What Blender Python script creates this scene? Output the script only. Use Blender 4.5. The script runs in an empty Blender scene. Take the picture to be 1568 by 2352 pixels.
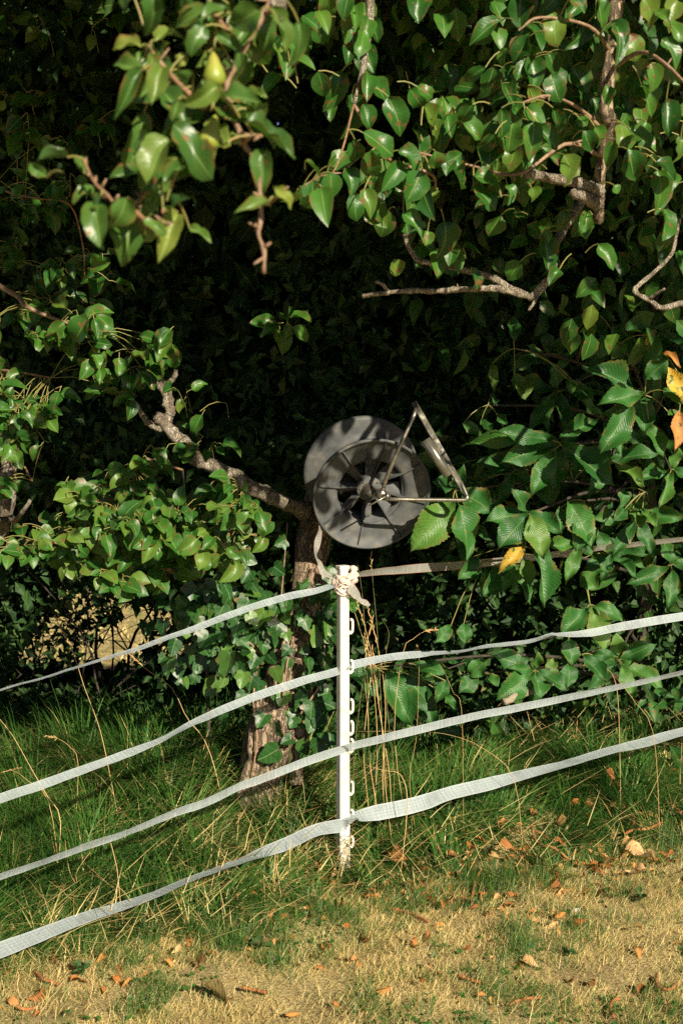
import bpy, math, random
import numpy as np
from mathutils import Vector, Matrix, noise

random.seed(7)
rng = np.random.default_rng(7)
R = math.radians
sc = bpy.context.scene
col = sc.collection

# ------------------------------------------------------------------ camera
PITCH = R(4.0)
CAM = Vector((0.0, -4.65, 1.53))
cd = bpy.data.cameras.new('camera')
cd.sensor_fit = 'VERTICAL'
cd.sensor_height = 36.0
cd.sensor_width = 24.0
cd.lens = 50.0
cd.clip_start = 0.05
cd.clip_end = 2000.0
cd.dof.use_dof = True
cd.dof.focus_distance = 4.70
cd.dof.aperture_fstop = 7.1
cam = bpy.data.objects.new('camera', cd)
cam.location = CAM
cam.rotation_euler = (R(90) - PITCH, 0, 0)
col.objects.link(cam)
sc.camera = cam
FWD = Vector((0, math.cos(PITCH), -math.sin(PITCH)))
UP = Vector((0, math.sin(PITCH), math.cos(PITCH)))
RIGHT = Vector((1, 0, 0))

# ------------------------------------------------------------------ sky, sun, exposure
SUN_EL, SUN_AZ = R(26.0), R(28.0)          # azimuth: to the right of straight behind the camera
SUN = Vector((math.sin(SUN_AZ) * math.cos(SUN_EL), -math.cos(SUN_AZ) * math.cos(SUN_EL), math.sin(SUN_EL)))
world = bpy.data.worlds.new('World')
sc.world = world
world.use_nodes = True
wn = world.node_tree
bg = wn.nodes['Background']
sky = wn.nodes.new('ShaderNodeTexSky')
sky.sky_type = 'NISHITA'
sky.sun_disc = False
sky.air_density = 0.3
sky.dust_density = 0.3
sky.sun_elevation = SUN_EL
sky.sun_rotation = math.atan2(SUN.x, SUN.y)
wn.links.new(sky.outputs[0], bg.inputs[0])
bg.inputs[1].default_value = 0.05
sl = bpy.data.lights.new('sun', 'SUN')
sl.energy = 5.0
sl.angle = R(0.5)
sl.color = (1.0, 0.885, 0.70)
sun = bpy.data.objects.new('sun', sl)
sun.rotation_euler = (-SUN).to_track_quat('-Z', 'Y').to_euler()
sun.location = SUN * 20
col.objects.link(sun)
sc.view_settings.view_transform = 'Standard'
sc.view_settings.look = 'None'
sc.view_settings.exposure = 0.95
sc.view_settings.gamma = 1.0
sc.view_settings.use_curve_mapping = False
sc.cycles.use_denoising = False
sc.cycles.max_bounces = 6
sc.cycles.diffuse_bounces = 2
sc.cycles.transparent_max_bounces = 8
sc.cycles.caustics_reflective = False
sc.cycles.caustics_refractive = False

F = 50.0 / 36.0 * 2352.0


def P(x, y, d):
    """world point seen at photo position (x, y) on a 1568 x 2352 sheet, d metres in front of the camera"""
    return CAM + d * (FWD + RIGHT * ((x - 784.0) / F) + UP * ((1176.0 - y) / F))


def U(v):
    v = Vector(v)
    return v.normalized()


def rv(s=1.0):
    return Vector((random.uniform(-s, s), random.uniform(-s, s), random.uniform(-s, s)))


def rot_to(ydir, nrm):
    """matrix with local Y along ydir and local Z near nrm"""
    y = U(ydir)
    z = Vector(nrm) - y * Vector(nrm).dot(y)
    if z.length < 1e-5:
        z = y.orthogonal()
    z.normalize()
    x = y.cross(z)
    return Matrix((x, y, z)).transposed()


# ------------------------------------------------------------------ materials
def new_mat(name):
    m = bpy.data.materials.new(name)
    m.use_nodes = True
    nt = m.node_tree
    for n in list(nt.nodes):
        nt.nodes.remove(n)
    out = nt.nodes.new('ShaderNodeOutputMaterial')
    return m, nt, out


def nd(nt, kind, **kw):
    n = nt.nodes.new(kind)
    for k, v in kw.items():
        if k.startswith('i_'):
            key = k[2:]
            key = int(key) if key.isdigit() else key
            n.inputs[key].default_value = v
        else:
            setattr(n, k, v)
    return n


def math_n(nt, op, a, b=None, c=None, clamp=False):
    n = nt.nodes.new('ShaderNodeMath')
    n.operation = op
    n.use_clamp = clamp
    for i, v in enumerate((a, b, c)):
        if v is None:
            continue
        if isinstance(v, (int, float)):
            n.inputs[i].default_value = v
        else:
            nt.links.new(v, n.inputs[i])
    return n.outputs[0]


def ramp(nt, fac, stops):
    n = nt.nodes.new('ShaderNodeValToRGB')
    e = n.color_ramp.elements
    e[0].position, e[0].color = stops[0][0], (*stops[0][1], 1)
    e[1].position, e[1].color = stops[-1][0], (*stops[-1][1], 1)
    for p, c in stops[1:-1]:
        k = e.new(p)
        k.color = (*c, 1)
    nt.links.new(fac, n.inputs[0])
    return n.outputs[0]


def mixc(nt, fac, a, b, mode='MIX'):
    n = nt.nodes.new('ShaderNodeMix')
    n.data_type = 'RGBA'
    n.blend_type = mode
    for i, v in ((0, fac), (6, a), (7, b)):
        if isinstance(v, (int, float)):
            n.inputs[i].default_value = v
        elif isinstance(v, tuple):
            n.inputs[i].default_value = (*v, 1)
        else:
            nt.links.new(v, n.inputs[i])
    return n.outputs[2]


def leaf_mat(name, stops, rough=0.38, trans=0.28, vein=(0.20, 0.30, 0.08), nveins=0.0, blotch=(0.16, 0.085, 0.03), blotch_amt=0.62,
             src='object', spec=0.38, bump=0.3, vein_amt=0.45, corr=1.2, edge_brown=0.8):
    m, nt, out = new_mat(name)
    L = nt.links.new
    if src == 'object':
        rnd = nd(nt, 'ShaderNodeObjectInfo').outputs['Random']
    else:
        rnd = nd(nt, 'ShaderNodeAttribute', attribute_name='rnd').outputs['Fac']
    base = ramp(nt, rnd, stops)
    geo = nd(nt, 'ShaderNodeNewGeometry')
    tc = nd(nt, 'ShaderNodeTexCoord')
    uv = nd(nt, 'ShaderNodeSeparateXYZ')
    L(tc.outputs['UV'], uv.inputs[0])
    n1 = nd(nt, 'ShaderNodeTexNoise', i_Scale=38.0, i_Detail=3.0)
    L(geo.outputs['Position'], n1.inputs['Vector'])
    tone = math_n(nt, 'MULTIPLY_ADD', n1.outputs[0], 0.7, 0.66)
    colr = mixc(nt, 1.0, base, nd_val(nt, tone), 'MULTIPLY')
    # midrib and side veins, from the leaf's own coordinates
    ax = math_n(nt, 'ABSOLUTE', math_n(nt, 'SUBTRACT', uv.outputs[0], 0.5))
    mid = math_n(nt, 'LESS_THAN', ax, 0.022)
    fac = mid
    hgt = math_n(nt, 'MULTIPLY', mid, -0.5)
    if nveins:
        vv = math_n(nt, 'SUBTRACT', math_n(nt, 'MULTIPLY', uv.outputs[1], nveins), math_n(nt, 'MULTIPLY', ax, nveins * 0.62))
        fr = math_n(nt, 'ABSOLUTE', math_n(nt, 'SUBTRACT', math_n(nt, 'FRACT', vv), 0.5))
        side = math_n(nt, 'MULTIPLY', math_n(nt, 'LESS_THAN', fr, 0.06), vein_amt)
        fac = math_n(nt, 'MAXIMUM', mid, side)
        hgt = math_n(nt, 'ADD', hgt, math_n(nt, 'MULTIPLY', fr, corr))
    colr = mixc(nt, math_n(nt, 'MULTIPLY', fac, 0.7), colr, vein)
    n2 = nd(nt, 'ShaderNodeTexNoise', i_Scale=55.0, i_Detail=2.0)
    L(geo.outputs['Position'], n2.inputs['Vector'])
    bl = nd(nt, 'ShaderNodeMapRange', i_1=blotch_amt, i_2=blotch_amt + 0.06)
    L(n2.outputs[0], bl.inputs[0])
    colr = mixc(nt, bl.outputs[0], colr, blotch)
    edg = nd(nt, 'ShaderNodeMapRange', i_1=0.34, i_2=0.5)
    L(ax, edg.inputs[0])
    en = nd(nt, 'ShaderNodeMapRange', i_1=0.50, i_2=0.66)
    n3 = nd(nt, 'ShaderNodeTexNoise', i_Scale=24.0, i_Detail=2.0)
    L(geo.outputs['Position'], n3.inputs['Vector'])
    L(n3.outputs[0], en.inputs[0])
    colr = mixc(nt, math_n(nt, 'MULTIPLY', edg.outputs[0], math_n(nt, 'MULTIPLY', en.outputs[0], edge_brown)), colr, blotch)
    # paler underside
    colr = mixc(nt, math_n(nt, 'MULTIPLY', geo.outputs['Backfacing'], 0.35), colr, (0.09, 0.17, 0.07))
    bs = nd(nt, 'ShaderNodeBsdfPrincipled', i_Roughness=rough)
    bs.inputs['Specular IOR Level'].default_value = spec
    L(colr, bs.inputs['Base Color'])
    bm = nd(nt, 'ShaderNodeBump', i_Strength=bump, i_Distance=0.004)
    h2 = math_n(nt, 'ADD', hgt, math_n(nt, 'MULTIPLY', n1.outputs[0], 1.4))
    L(h2, bm.inputs['Height'])
    L(bm.outputs[0], bs.inputs['Normal'])
    tr = nd(nt, 'ShaderNodeBsdfTranslucent')
    tcl = mixc(nt, 1.0, colr, (1.15, 1.35, 0.4), 'MULTIPLY')
    L(tcl, tr.inputs[0])
    mx = nd(nt, 'ShaderNodeMixShader', i_0=trans)
    L(bs.outputs[0], mx.inputs[1])
    L(tr.outputs[0], mx.inputs[2])
    L(mx.outputs[0], out.inputs[0])
    return m


def nd_val(nt, v):
    n = nt.nodes.new('ShaderNodeCombineColor')
    for i in range(3):
        nt.links.new(v, n.inputs[i])
    return n.outputs[0]


def simple_mat(name, stops, rough=0.6, metal=0.0, nscale=40.0, bump=0.0, bdist=0.003, bscale=None, spec=0.5, detail=4.0, coords='Object'):
    m, nt, out = new_mat(name)
    L = nt.links.new
    tc = nd(nt, 'ShaderNodeTexCoord')
    n1 = nd(nt, 'ShaderNodeTexNoise', i_Scale=nscale, i_Detail=detail, i_Roughness=0.6)
    L(tc.outputs[coords], n1.inputs['Vector'])
    c = ramp(nt, n1.outputs[0], stops)
    bs = nd(nt, 'ShaderNodeBsdfPrincipled', i_Roughness=rough, i_Metallic=metal)
    bs.inputs['Specular IOR Level'].default_value = spec
    L(c, bs.inputs['Base Color'])
    if bump:
        n2 = nd(nt, 'ShaderNodeTexNoise', i_Scale=bscale or nscale * 3, i_Detail=5.0)
        L(tc.outputs[coords], n2.inputs['Vector'])
        b = nd(nt, 'ShaderNodeBump', i_Strength=bump, i_Distance=bdist)
        L(n2.outputs[0], b.inputs['Height'])
        L(b.outputs[0], bs.inputs['Normal'])
    L(bs.outputs[0], out.inputs[0])
    return m


def bark_mat(name, stops, scale=22.0, dist=0.02):
    m, nt, out = new_mat(name)
    L = nt.links.new
    geo = nd(nt, 'ShaderNodeNewGeometry')
    mp = nd(nt, 'ShaderNodeMapping')
    mp.inputs['Scale'].default_value = (1.0, 1.0, 0.26)
    L(geo.outputs['Position'], mp.inputs[0])
    vo = nd(nt, 'ShaderNodeTexVoronoi', i_Scale=scale * 2.2, feature='DISTANCE_TO_EDGE')
    nz = nd(nt, 'ShaderNodeTexNoise', i_Scale=scale * 1.5, i_Detail=6.0, i_Roughness=0.65)
    L(mp.outputs[0], nz.inputs['Vector'])
    ad = nd(nt, 'ShaderNodeVectorMath', operation='MULTIPLY_ADD')
    L(nz.outputs['Color'], ad.inputs[0])
    ad.inputs[1].default_value = (0.09, 0.09, 0.09)
    L(mp.outputs[0], ad.inputs[2])
    L(ad.outputs[0], vo.inputs['Vector'])
    cr = nd(nt, 'ShaderNodeMapRange', i_1=0.0, i_2=0.16)
    L(vo.outputs['Distance'], cr.inputs[0])
    base = ramp(nt, nz.outputs[0], stops)
    c = mixc(nt, math_n(nt, 'MULTIPLY_ADD', cr.outputs[0], 0.5, 0.5), (0.035, 0.025, 0.016), base)
    bs = nd(nt, 'ShaderNodeBsdfPrincipled', i_Roughness=0.85)
    bs.inputs['Specular IOR Level'].default_value = 0.2
    L(c, bs.inputs['Base Color'])
    b = nd(nt, 'ShaderNodeBump', i_Strength=0.9, i_Distance=dist)
    L(math_n(nt, 'ADD', cr.outputs[0], math_n(nt, 'MULTIPLY', nz.outputs[0], 0.9)), b.inputs['Height'])
    L(b.outputs[0], bs.inputs['Normal'])
    L(bs.outputs[0], out.inputs[0])
    return m


M = {}
PEAR = [(0.0, (0.016, 0.072, 0.010)), (0.5, (0.030, 0.112, 0.014)), (0.85, (0.055, 0.150, 0.018)), (1.0, (0.11, 0.17, 0.022))]
M['pear_leaf'] = leaf_mat('pear_leaf', PEAR, rough=0.36, vein_amt=0.12, corr=0.15, nveins=9.0)
M['pear_mass'] = leaf_mat('pear_mass', PEAR, rough=0.40, src='attr')
NEARP = [(0.0, (0.040, 0.105, 0.018)), (0.6, (0.070, 0.150, 0.026)), (0.88, (0.13, 0.20, 0.035)), (1.0, (0.24, 0.27, 0.05))]
M['near_leaf'] = leaf_mat('near_leaf', NEARP, rough=0.36, vein_amt=0.12, corr=0.15, nveins=9.0, blotch=(0.24, 0.10, 0.035), blotch_amt=0.66)
CLUMP = [(0.0, (0.022, 0.092, 0.012)), (0.6, (0.042, 0.135, 0.017)), (1.0, (0.11, 0.19, 0.026))]
M['clump_leaf'] = leaf_mat('clump_leaf', CLUMP, rough=0.40, vein_amt=0.12, corr=0.15, nveins=7.0)
M['clump_mass'] = leaf_mat('clump_mass', CLUMP, rough=0.42, src='attr')
CHES = [(0.0, (0.018, 0.085, 0.016)), (0.6, (0.030, 0.120, 0.020)), (0.93, (0.060, 0.160, 0.024)), (1.0, (0.11, 0.19, 0.03))]
M['chestnut_leaf'] = leaf_mat('chestnut_leaf', CHES, rough=0.46, trans=0.22, nveins=17.0, vein=(0.13, 0.21, 0.06), corr=0.5, vein_amt=0.28, bump=0.6, blotch=(0.22, 0.13, 0.04), blotch_amt=0.70)
M['chestnut_mass'] = leaf_mat('chestnut_mass', CHES, rough=0.48, src='attr')
M['yellow_leaf'] = leaf_mat('yellow_leaf', [(0, (0.62, 0.36, 0.03)), (1, (0.50, 0.32, 0.05))], rough=0.5, nveins=14.0, blotch=(0.07, 0.12, 0.02), blotch_amt=0.55)
M['orange_leaf'] = leaf_mat('orange_leaf', [(0, (0.42, 0.17, 0.04)), (1, (0.55, 0.25, 0.07))], rough=0.6, nveins=14.0)
IVY = [(0.0, (0.010, 0.048, 0.009)), (0.7, (0.020, 0.076, 0.013)), (1.0, (0.070, 0.145, 0.02))]
M['ivy_leaf'] = leaf_mat('ivy_leaf', IVY, rough=0.42, spec=0.4, vein_amt=0.3, corr=0.1, trans=0.08, vein=(0.12, 0.20, 0.07), nveins=4.0, blotch_amt=0.78)
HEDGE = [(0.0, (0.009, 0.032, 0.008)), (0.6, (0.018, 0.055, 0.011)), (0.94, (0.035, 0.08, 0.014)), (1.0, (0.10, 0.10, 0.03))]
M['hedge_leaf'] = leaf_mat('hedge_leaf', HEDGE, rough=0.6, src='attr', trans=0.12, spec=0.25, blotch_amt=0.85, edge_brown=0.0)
M['dry_leaf'] = leaf_mat('dry_leaf', [(0.0, (0.30, 0.11, 0.030)), (0.45, (0.42, 0.18, 0.05)), (0.8, (0.50, 0.27, 0.10)), (1.0, (0.20, 0.12, 0.04))], rough=0.7, trans=0.15,
                         vein=(0.30, 0.15, 0.05), nveins=8.0, blotch=(0.14, 0.06, 0.02), blotch_amt=0.62)
M['pale_dry_leaf'] = leaf_mat('pale_dry_leaf', [(0, (0.62, 0.40, 0.19)), (1, (0.55, 0.34, 0.15))], rough=0.7, trans=0.15, vein=(0.4, 0.24, 0.1), nveins=9.0)
M['weed_leaf'] = leaf_mat('weed_leaf', [(0, (0.025, 0.085, 0.022)), (1, (0.045, 0.11, 0.028))], rough=0.5, nveins=5.0)
M['bark'] = bark_mat('bark', [(0.25, (0.17, 0.12, 0.075)), (0.55, (0.33, 0.25, 0.165)), (0.8, (0.46, 0.37, 0.26))], 22.0, 0.02)
M['branch_bark'] = bark_mat('branch_bark', [(0.3, (0.15, 0.12, 0.085)), (0.5, (0.38, 0.32, 0.23)), (0.6, (0.58, 0.52, 0.42)), (0.8, (0.32, 0.26, 0.18))], 45.0, 0.007)
M['twig'] = simple_mat('twig', [(0.3, (0.13, 0.075, 0.04)), (0.6, (0.26, 0.165, 0.10)), (0.8, (0.36, 0.28, 0.20))], 0.7, nscale=60, bump=0.5)
M['orange_twig'] = simple_mat('orange_twig', [(0.3, (0.12, 0.06, 0.03)), (0.55, (0.24, 0.13, 0.06)), (0.7, (0.30, 0.21, 0.13))], 0.7, nscale=60, bump=0.5)
M['petiole'] = simple_mat('petiole', [(0.3, (0.16, 0.19, 0.05)), (0.7, (0.26, 0.20, 0.06))], 0.5, nscale=30)
M['dark_twig'] = simple_mat('dark_twig', [(0.3, (0.025, 0.02, 0.014)), (0.7, (0.06, 0.045, 0.03))], 0.8, nscale=30)
M['post'] = simple_mat('post', [(0.30, (0.46, 0.40, 0.29)), (0.40, (0.55, 0.515, 0.44)), (0.55, (0.62, 0.60, 0.55)), (1.0, (0.66, 0.64, 0.60))], 0.5, nscale=24, bump=0.1, bdist=0.001)
def post_mat():
    m = simple_mat('shaft_plastic', [(0.30, (0.46, 0.40, 0.29)), (0.40, (0.55, 0.515, 0.44)), (0.55, (0.62, 0.60, 0.55)), (1.0, (0.66, 0.64, 0.60))], 0.5, nscale=24, bump=0.1, bdist=0.001)
    nt = m.node_tree
    bs = [n for n in nt.nodes if n.type == 'BSDF_PRINCIPLED'][0]
    old = bs.inputs['Base Color'].links[0].from_socket
    tc = nd(nt, 'ShaderNodeTexCoord')
    sx = nd(nt, 'ShaderNodeSeparateXYZ')
    nt.links.new(tc.outputs['Object'], sx.inputs[0])
    nz = nd(nt, 'ShaderNodeTexNoise', i_Scale=55.0, i_Detail=5.0, i_Roughness=0.7)
    nt.links.new(tc.outputs['Object'], nz.inputs['Vector'])
    zr = nd(nt, 'ShaderNodeMapRange', i_1=0.26, i_2=-0.02, i_3=-0.25, i_4=0.30)
    nt.links.new(sx.outputs[2], zr.inputs[0])
    f = math_n(nt, 'GREATER_THAN', math_n(nt, 'ADD', nz.outputs[0], zr.outputs[0]), 0.60)
    c = mixc(nt, math_n(nt, 'MULTIPLY', f, 0.75), old, (0.22, 0.17, 0.10))
    mp = nd(nt, 'ShaderNodeMapping')
    mp.inputs['Scale'].default_value = (160, 160, 6)
    nt.links.new(tc.outputs['Object'], mp.inputs[0])
    n2 = nd(nt, 'ShaderNodeTexNoise', i_Scale=1.0, i_Detail=4.0)
    nt.links.new(mp.outputs[0], n2.inputs['Vector'])
    sr = nd(nt, 'ShaderNodeMapRange', i_1=0.58, i_2=0.70)
    nt.links.new(n2.outputs[0], sr.inputs[0])
    c = mixc(nt, math_n(nt, 'MULTIPLY', sr.outputs[0], 0.45), c, (0.30, 0.26, 0.18))
    nt.links.new(c, bs.inputs['Base Color'])
    return m


M['shaft'] = post_mat()
M['black_plastic'] = simple_mat('black_plastic', [(0.30, (0.042, 0.046, 0.047)), (0.48, (0.072, 0.077, 0.076)), (0.58, (0.092, 0.094, 0.088)), (0.66, (0.125, 0.118, 0.10)), (0.8, (0.07, 0.066, 0.056))], 0.62, spec=0.28, nscale=20, bump=0.15, bdist=0.001, bscale=90)
M['steel'] = simple_mat('steel', [(0.3, (0.20, 0.18, 0.13)), (0.55, (0.38, 0.35, 0.29)), (0.8, (0.16, 0.13, 0.09))], 0.32, metal=0.9, nscale=45, bump=0.15, bdist=0.001)
M['dark_steel'] = simple_mat('dark_steel', [(0.35, (0.05, 0.045, 0.032)), (0.55, (0.12, 0.11, 0.085)), (0.68, (0.36, 0.34, 0.28))], 0.42, metal=0.85, nscale=30, bump=0.3, bdist=0.001)
M['grip'] = simple_mat('grip', [(0.3, (0.16, 0.155, 0.12)), (0.7, (0.33, 0.32, 0.26))], 0.22, metal=0.75, nscale=25)
M['knot'] = simple_mat('knot', [(0.3, (0.44, 0.31, 0.25)), (0.5, (0.54, 0.45, 0.38)), (0.8, (0.52, 0.37, 0.30))], 0.9, nscale=40, bump=0.3, bdist=0.002)
M['catkin'] = simple_mat('catkin', [(0.3, (0.24, 0.085, 0.025)), (0.7, (0.44, 0.19, 0.06))], 0.9, nscale=90, bump=1.0, bdist=0.004)
M['straw'] = simple_mat('straw', [(0.3, (0.46, 0.27, 0.10)), (0.7, (0.58, 0.40, 0.18))], 0.6, nscale=20)
M['pear'] = simple_mat('pear', [(0.35, (0.15, 0.21, 0.022)), (0.58, (0.23, 0.265, 0.035)), (0.8, (0.32, 0.20, 0.05))], 0.45, nscale=22)
M['stone'] = simple_mat('stone', [(0.3, (0.42, 0.37, 0.29)), (0.7, (0.55, 0.49, 0.40))], 0.8, nscale=60, bump=0.5)
M['log'] = simple_mat('log', [(0.3, (0.12, 0.09, 0.06)), (0.55, (0.26, 0.21, 0.15)), (0.8, (0.22, 0.17, 0.11))], 0.85, nscale=30, bump=0.8)


def tape_mat(name, tint, edge):
    m, nt, out = new_mat(name)
    L = nt.links.new
    tc = nd(nt, 'ShaderNodeTexCoord')
    uv = nd(nt, 'ShaderNodeSeparateXYZ')
    L(tc.outputs['UV'], uv.inputs[0])
    # u along the tape in metres, v across 0..1
    wx = math_n(nt, 'FRACT', math_n(nt, 'MULTIPLY', uv.outputs[0], 260.0))
    wy = math_n(nt, 'FRACT', math_n(nt, 'MULTIPLY', uv.outputs[1], 26.0))
    hx = math_n(nt, 'ABSOLUTE', math_n(nt, 'SUBTRACT', wx, 0.5))
    hy = math_n(nt, 'ABSOLUTE', math_n(nt, 'SUBTRACT', wy, 0.5))
    thread = math_n(nt, 'MAXIMUM', math_n(nt, 'GREATER_THAN', hx, 0.16), math_n(nt, 'GREATER_THAN', hy, 0.30))
    ev = math_n(nt, 'ABSOLUTE', math_n(nt, 'SUBTRACT', uv.outputs[1], 0.5))
    edgef = math_n(nt, 'GREATER_THAN', ev, 0.455)
    nz = nd(nt, 'ShaderNodeTexNoise', i_Scale=14.0, i_Detail=5.0)
    L(tc.outputs['Object'], nz.inputs['Vector'])
    base = ramp(nt, nz.outputs[0], [(0.25, tuple(0.72 * c for c in tint)), (0.5, tint), (0.85, tuple(min(1, 1.1 * c) for c in tint))])
    # ladder of coarser weft bands and lengthwise wires
    nw = nd(nt, 'ShaderNodeTexNoise', noise_dimensions='1D', i_Scale=1.0, i_Detail=2.0)
    L(math_n(nt, 'MULTIPLY', uv.outputs[0], 170.0), nw.inputs['W'])
    base = mixc(nt, 1.0, base, nd_val(nt, math_n(nt, 'MULTIPLY_ADD', nw.outputs[0], 0.8, 0.60)), 'MULTIPLY')
    wv = math_n(nt, 'FRACT', math_n(nt, 'MULTIPLY', uv.outputs[1], 5.0))
    base = mixc(nt, math_n(nt, 'MULTIPLY', math_n(nt, 'LESS_THAN', wv, 0.13), 0.45), base, (0.16, 0.18, 0.18))
    st = nd(nt, 'ShaderNodeTexNoise', i_Scale=5.0, i_Detail=6.0, i_Roughness=0.7)
    L(tc.outputs['Object'], st.inputs['Vector'])
    sr = nd(nt, 'ShaderNodeMapRange', i_1=0.60, i_2=0.72)
    L(st.outputs[0], sr.inputs[0])
    base = mixc(nt, math_n(nt, 'MULTIPLY', sr.outputs[0], 0.5), base, (0.20, 0.21, 0.13))
    base = mixc(nt, edgef, base, edge)
    bs = nd(nt, 'ShaderNodeBsdfPrincipled', i_Roughness=0.6)
    L(base, bs.inputs['Base Color'])
    bm = nd(nt, 'ShaderNodeBump', i_Strength=0.5, i_Distance=0.002)
    L(math_n(nt, 'ADD', hx, hy), bm.inputs['Height'])
    L(bm.outputs[0], bs.inputs['Normal'])
    tr = nd(nt, 'ShaderNodeBsdfTranslucent')
    L(base, tr.inputs[0])
    mx = nd(nt, 'ShaderNodeMixShader', i_0=0.22)
    L(bs.outputs[0], mx.inputs[1])
    L(tr.outputs[0], mx.inputs[2])
    tp = nd(nt, 'ShaderNodeBsdfTransparent')
    m2 = nd(nt, 'ShaderNodeMixShader')
    L(math_n(nt, 'MULTIPLY', math_n(nt, 'MAXIMUM', thread, edgef), 1.0), m2.inputs[0])
    L(tp.outputs[0], m2.inputs[1])
    L(mx.outputs[0], m2.inputs[2])
    L(m2.outputs[0], out.inputs[0])
    return m


M['tape'] = tape_mat('tape', (0.43, 0.50, 0.515), (0.53, 0.58, 0.58))
M['tape_pink'] = tape_mat('tape_pink', (0.40, 0.40, 0.35), (0.46, 0.24, 0.17))


def grass_mat(name, stops):
    m, nt, out = new_mat(name)
    L = nt.links.new
    rnd = nd(nt, 'ShaderNodeAttribute', attribute_name='rnd').outputs['Fac']
    c = ramp(nt, rnd, stops)
    bs = nd(nt, 'ShaderNodeBsdfPrincipled', i_Roughness=0.5)
    bs.inputs['Specular IOR Level'].default_value = 0.35
    L(c, bs.inputs['Base Color'])
    tr = nd(nt, 'ShaderNodeBsdfTranslucent')
    L(c, tr.inputs[0])
    mx = nd(nt, 'ShaderNodeMixShader', i_0=0.25)
    L(bs.outputs[0], mx.inputs[1])
    L(tr.outputs[0], mx.inputs[2])
    L(mx.outputs[0], out.inputs[0])
    return m


GR = [(0.0, (0.026, 0.088, 0.016)), (0.35, (0.050, 0.140, 0.022)), (0.62, (0.11, 0.205, 0.036)), (0.72, (0.22, 0.21, 0.06)), (0.80, (0.60, 0.46, 0.165)), (0.93, (0.78, 0.64, 0.29)), (1.0, (0.54, 0.29, 0.11))]
M['grass'] = grass_mat('grass', GR)


def ground_mat():
    m, nt, out = new_mat('ground')
    L = nt.links.new
    geo = nd(nt, 'ShaderNodeNewGeometry')
    n1 = nd(nt, 'ShaderNodeTexNoise', i_Scale=3.2, i_Detail=8.0, i_Roughness=0.68)
    n2 = nd(nt, 'ShaderNodeTexNoise', i_Scale=90.0, i_Detail=4.0, i_Roughness=0.7)
    L(geo.outputs['Position'], n1.inputs['Vector'])
    L(geo.outputs['Position'], n2.inputs['Vector'])
    a = ramp(nt, n2.outputs[0], [(0.3, (0.28, 0.21, 0.11)), (0.5, (0.57, 0.45, 0.20)), (0.72, (0.74, 0.61, 0.30))])
    b = ramp(nt, n2.outputs[0], [(0.3, (0.17, 0.14, 0.065)), (0.6, (0.36, 0.28, 0.13)), (0.8, (0.48, 0.39, 0.20))])
    f = nd(nt, 'ShaderNodeMapRange', i_1=0.42, i_2=0.6)
    L(n1.outputs[0], f.inputs[0])
    c = mixc(nt, f.outputs[0], a, b)
    bs = nd(nt, 'ShaderNodeBsdfPrincipled', i_Roughness=0.95)
    bs.inputs['Specular IOR Level'].default_value = 0.1
    L(c, bs.inputs['Base Color'])
    bm = nd(nt, 'ShaderNodeBump', i_Strength=0.8, i_Distance=0.02)
    L(n2.outputs[0], bm.inputs['Height'])
    L(bm.outputs[0], bs.inputs['Normal'])
    L(bs.outputs[0], out.inputs[0])
    return m


M['ground'] = ground_mat()


# ------------------------------------------------------------------ mesh helpers
def make_mesh(name, verts, faces, mat=None, uvs=None, smooth=True, rnd=None):
    me = bpy.data.meshes.new(name)
    me.from_pydata([tuple(v) for v in verts], [], faces)
    if uvs is not None:
        lay = me.uv_layers.new(name='UVMap')
        li = np.empty(len(me.loops), dtype=np.int32)
        me.loops.foreach_get('vertex_index', li)
        lay.data.foreach_set('uv', np.asarray(uvs, dtype=np.float32)[li].ravel())
    if smooth:
        me.polygons.foreach_set('use_smooth', [True] * len(me.polygons))
    if mat:
        me.materials.append(mat)
    me.update()
    return me


def np_mesh(name, verts, tris, mat, rnd=None, uvs=None, smooth=True):
    """fast mesh from numpy arrays: verts (n,3), tris (m,3)"""
    me = bpy.data.meshes.new(name)
    nv, nf = len(verts), len(tris)
    me.vertices.add(nv)
    me.vertices.foreach_set('co', verts.astype(np.float32).ravel())
    me.loops.add(nf * 3)
    me.polygons.add(nf)
    me.loops.foreach_set('vertex_index', tris.astype(np.int32).ravel())
    me.polygons.foreach_set('loop_start', np.arange(0, nf * 3, 3, dtype=np.int32))
    me.polygons.foreach_set('loop_total', np.full(nf, 3, dtype=np.int32))
    me.polygons.foreach_set('use_smooth', np.full(nf, smooth, dtype=bool))
    if uvs is not None:
        lay = me.uv_layers.new(name='UVMap')
        lay.data.foreach_set('uv', uvs.astype(np.float32)[tris.ravel()].ravel())
    if rnd is not None:
        at = me.attributes.new('rnd', 'FLOAT', 'POINT')
        at.data.foreach_set('value', rnd.astype(np.float32))
    me.materials.append(mat)
    me.update(calc_edges=True)
    return me


def link(name, me, parent=None, mw=None, label=None, cat=None, group=None, kind=None):
    o = bpy.data.objects.new(name, me)
    col.objects.link(o)
    if mw is not None:
        o.matrix_world = mw if parent is None else mw
    if parent is not None:
        o.parent = parent
        if mw is not None:
            o.matrix_basis = Matrix.Translation(-parent.location) @ mw
        else:
            o.matrix_basis = Matrix.Translation(-parent.location)
    for k, v in (('label', label), ('category', cat), ('group', group), ('kind', kind)):
        if v:
            o[k] = v
    return o


def root(name, loc, label, cat, group=None, kind=None):
    o = bpy.data.objects.new(name, None)
    o.empty_display_size = 0.05
    o.location = loc
    col.objects.link(o)
    o['label'] = label
    o['category'] = cat
    if group:
        o['group'] = group
    if kind:
        o['kind'] = kind
    return o


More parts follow.
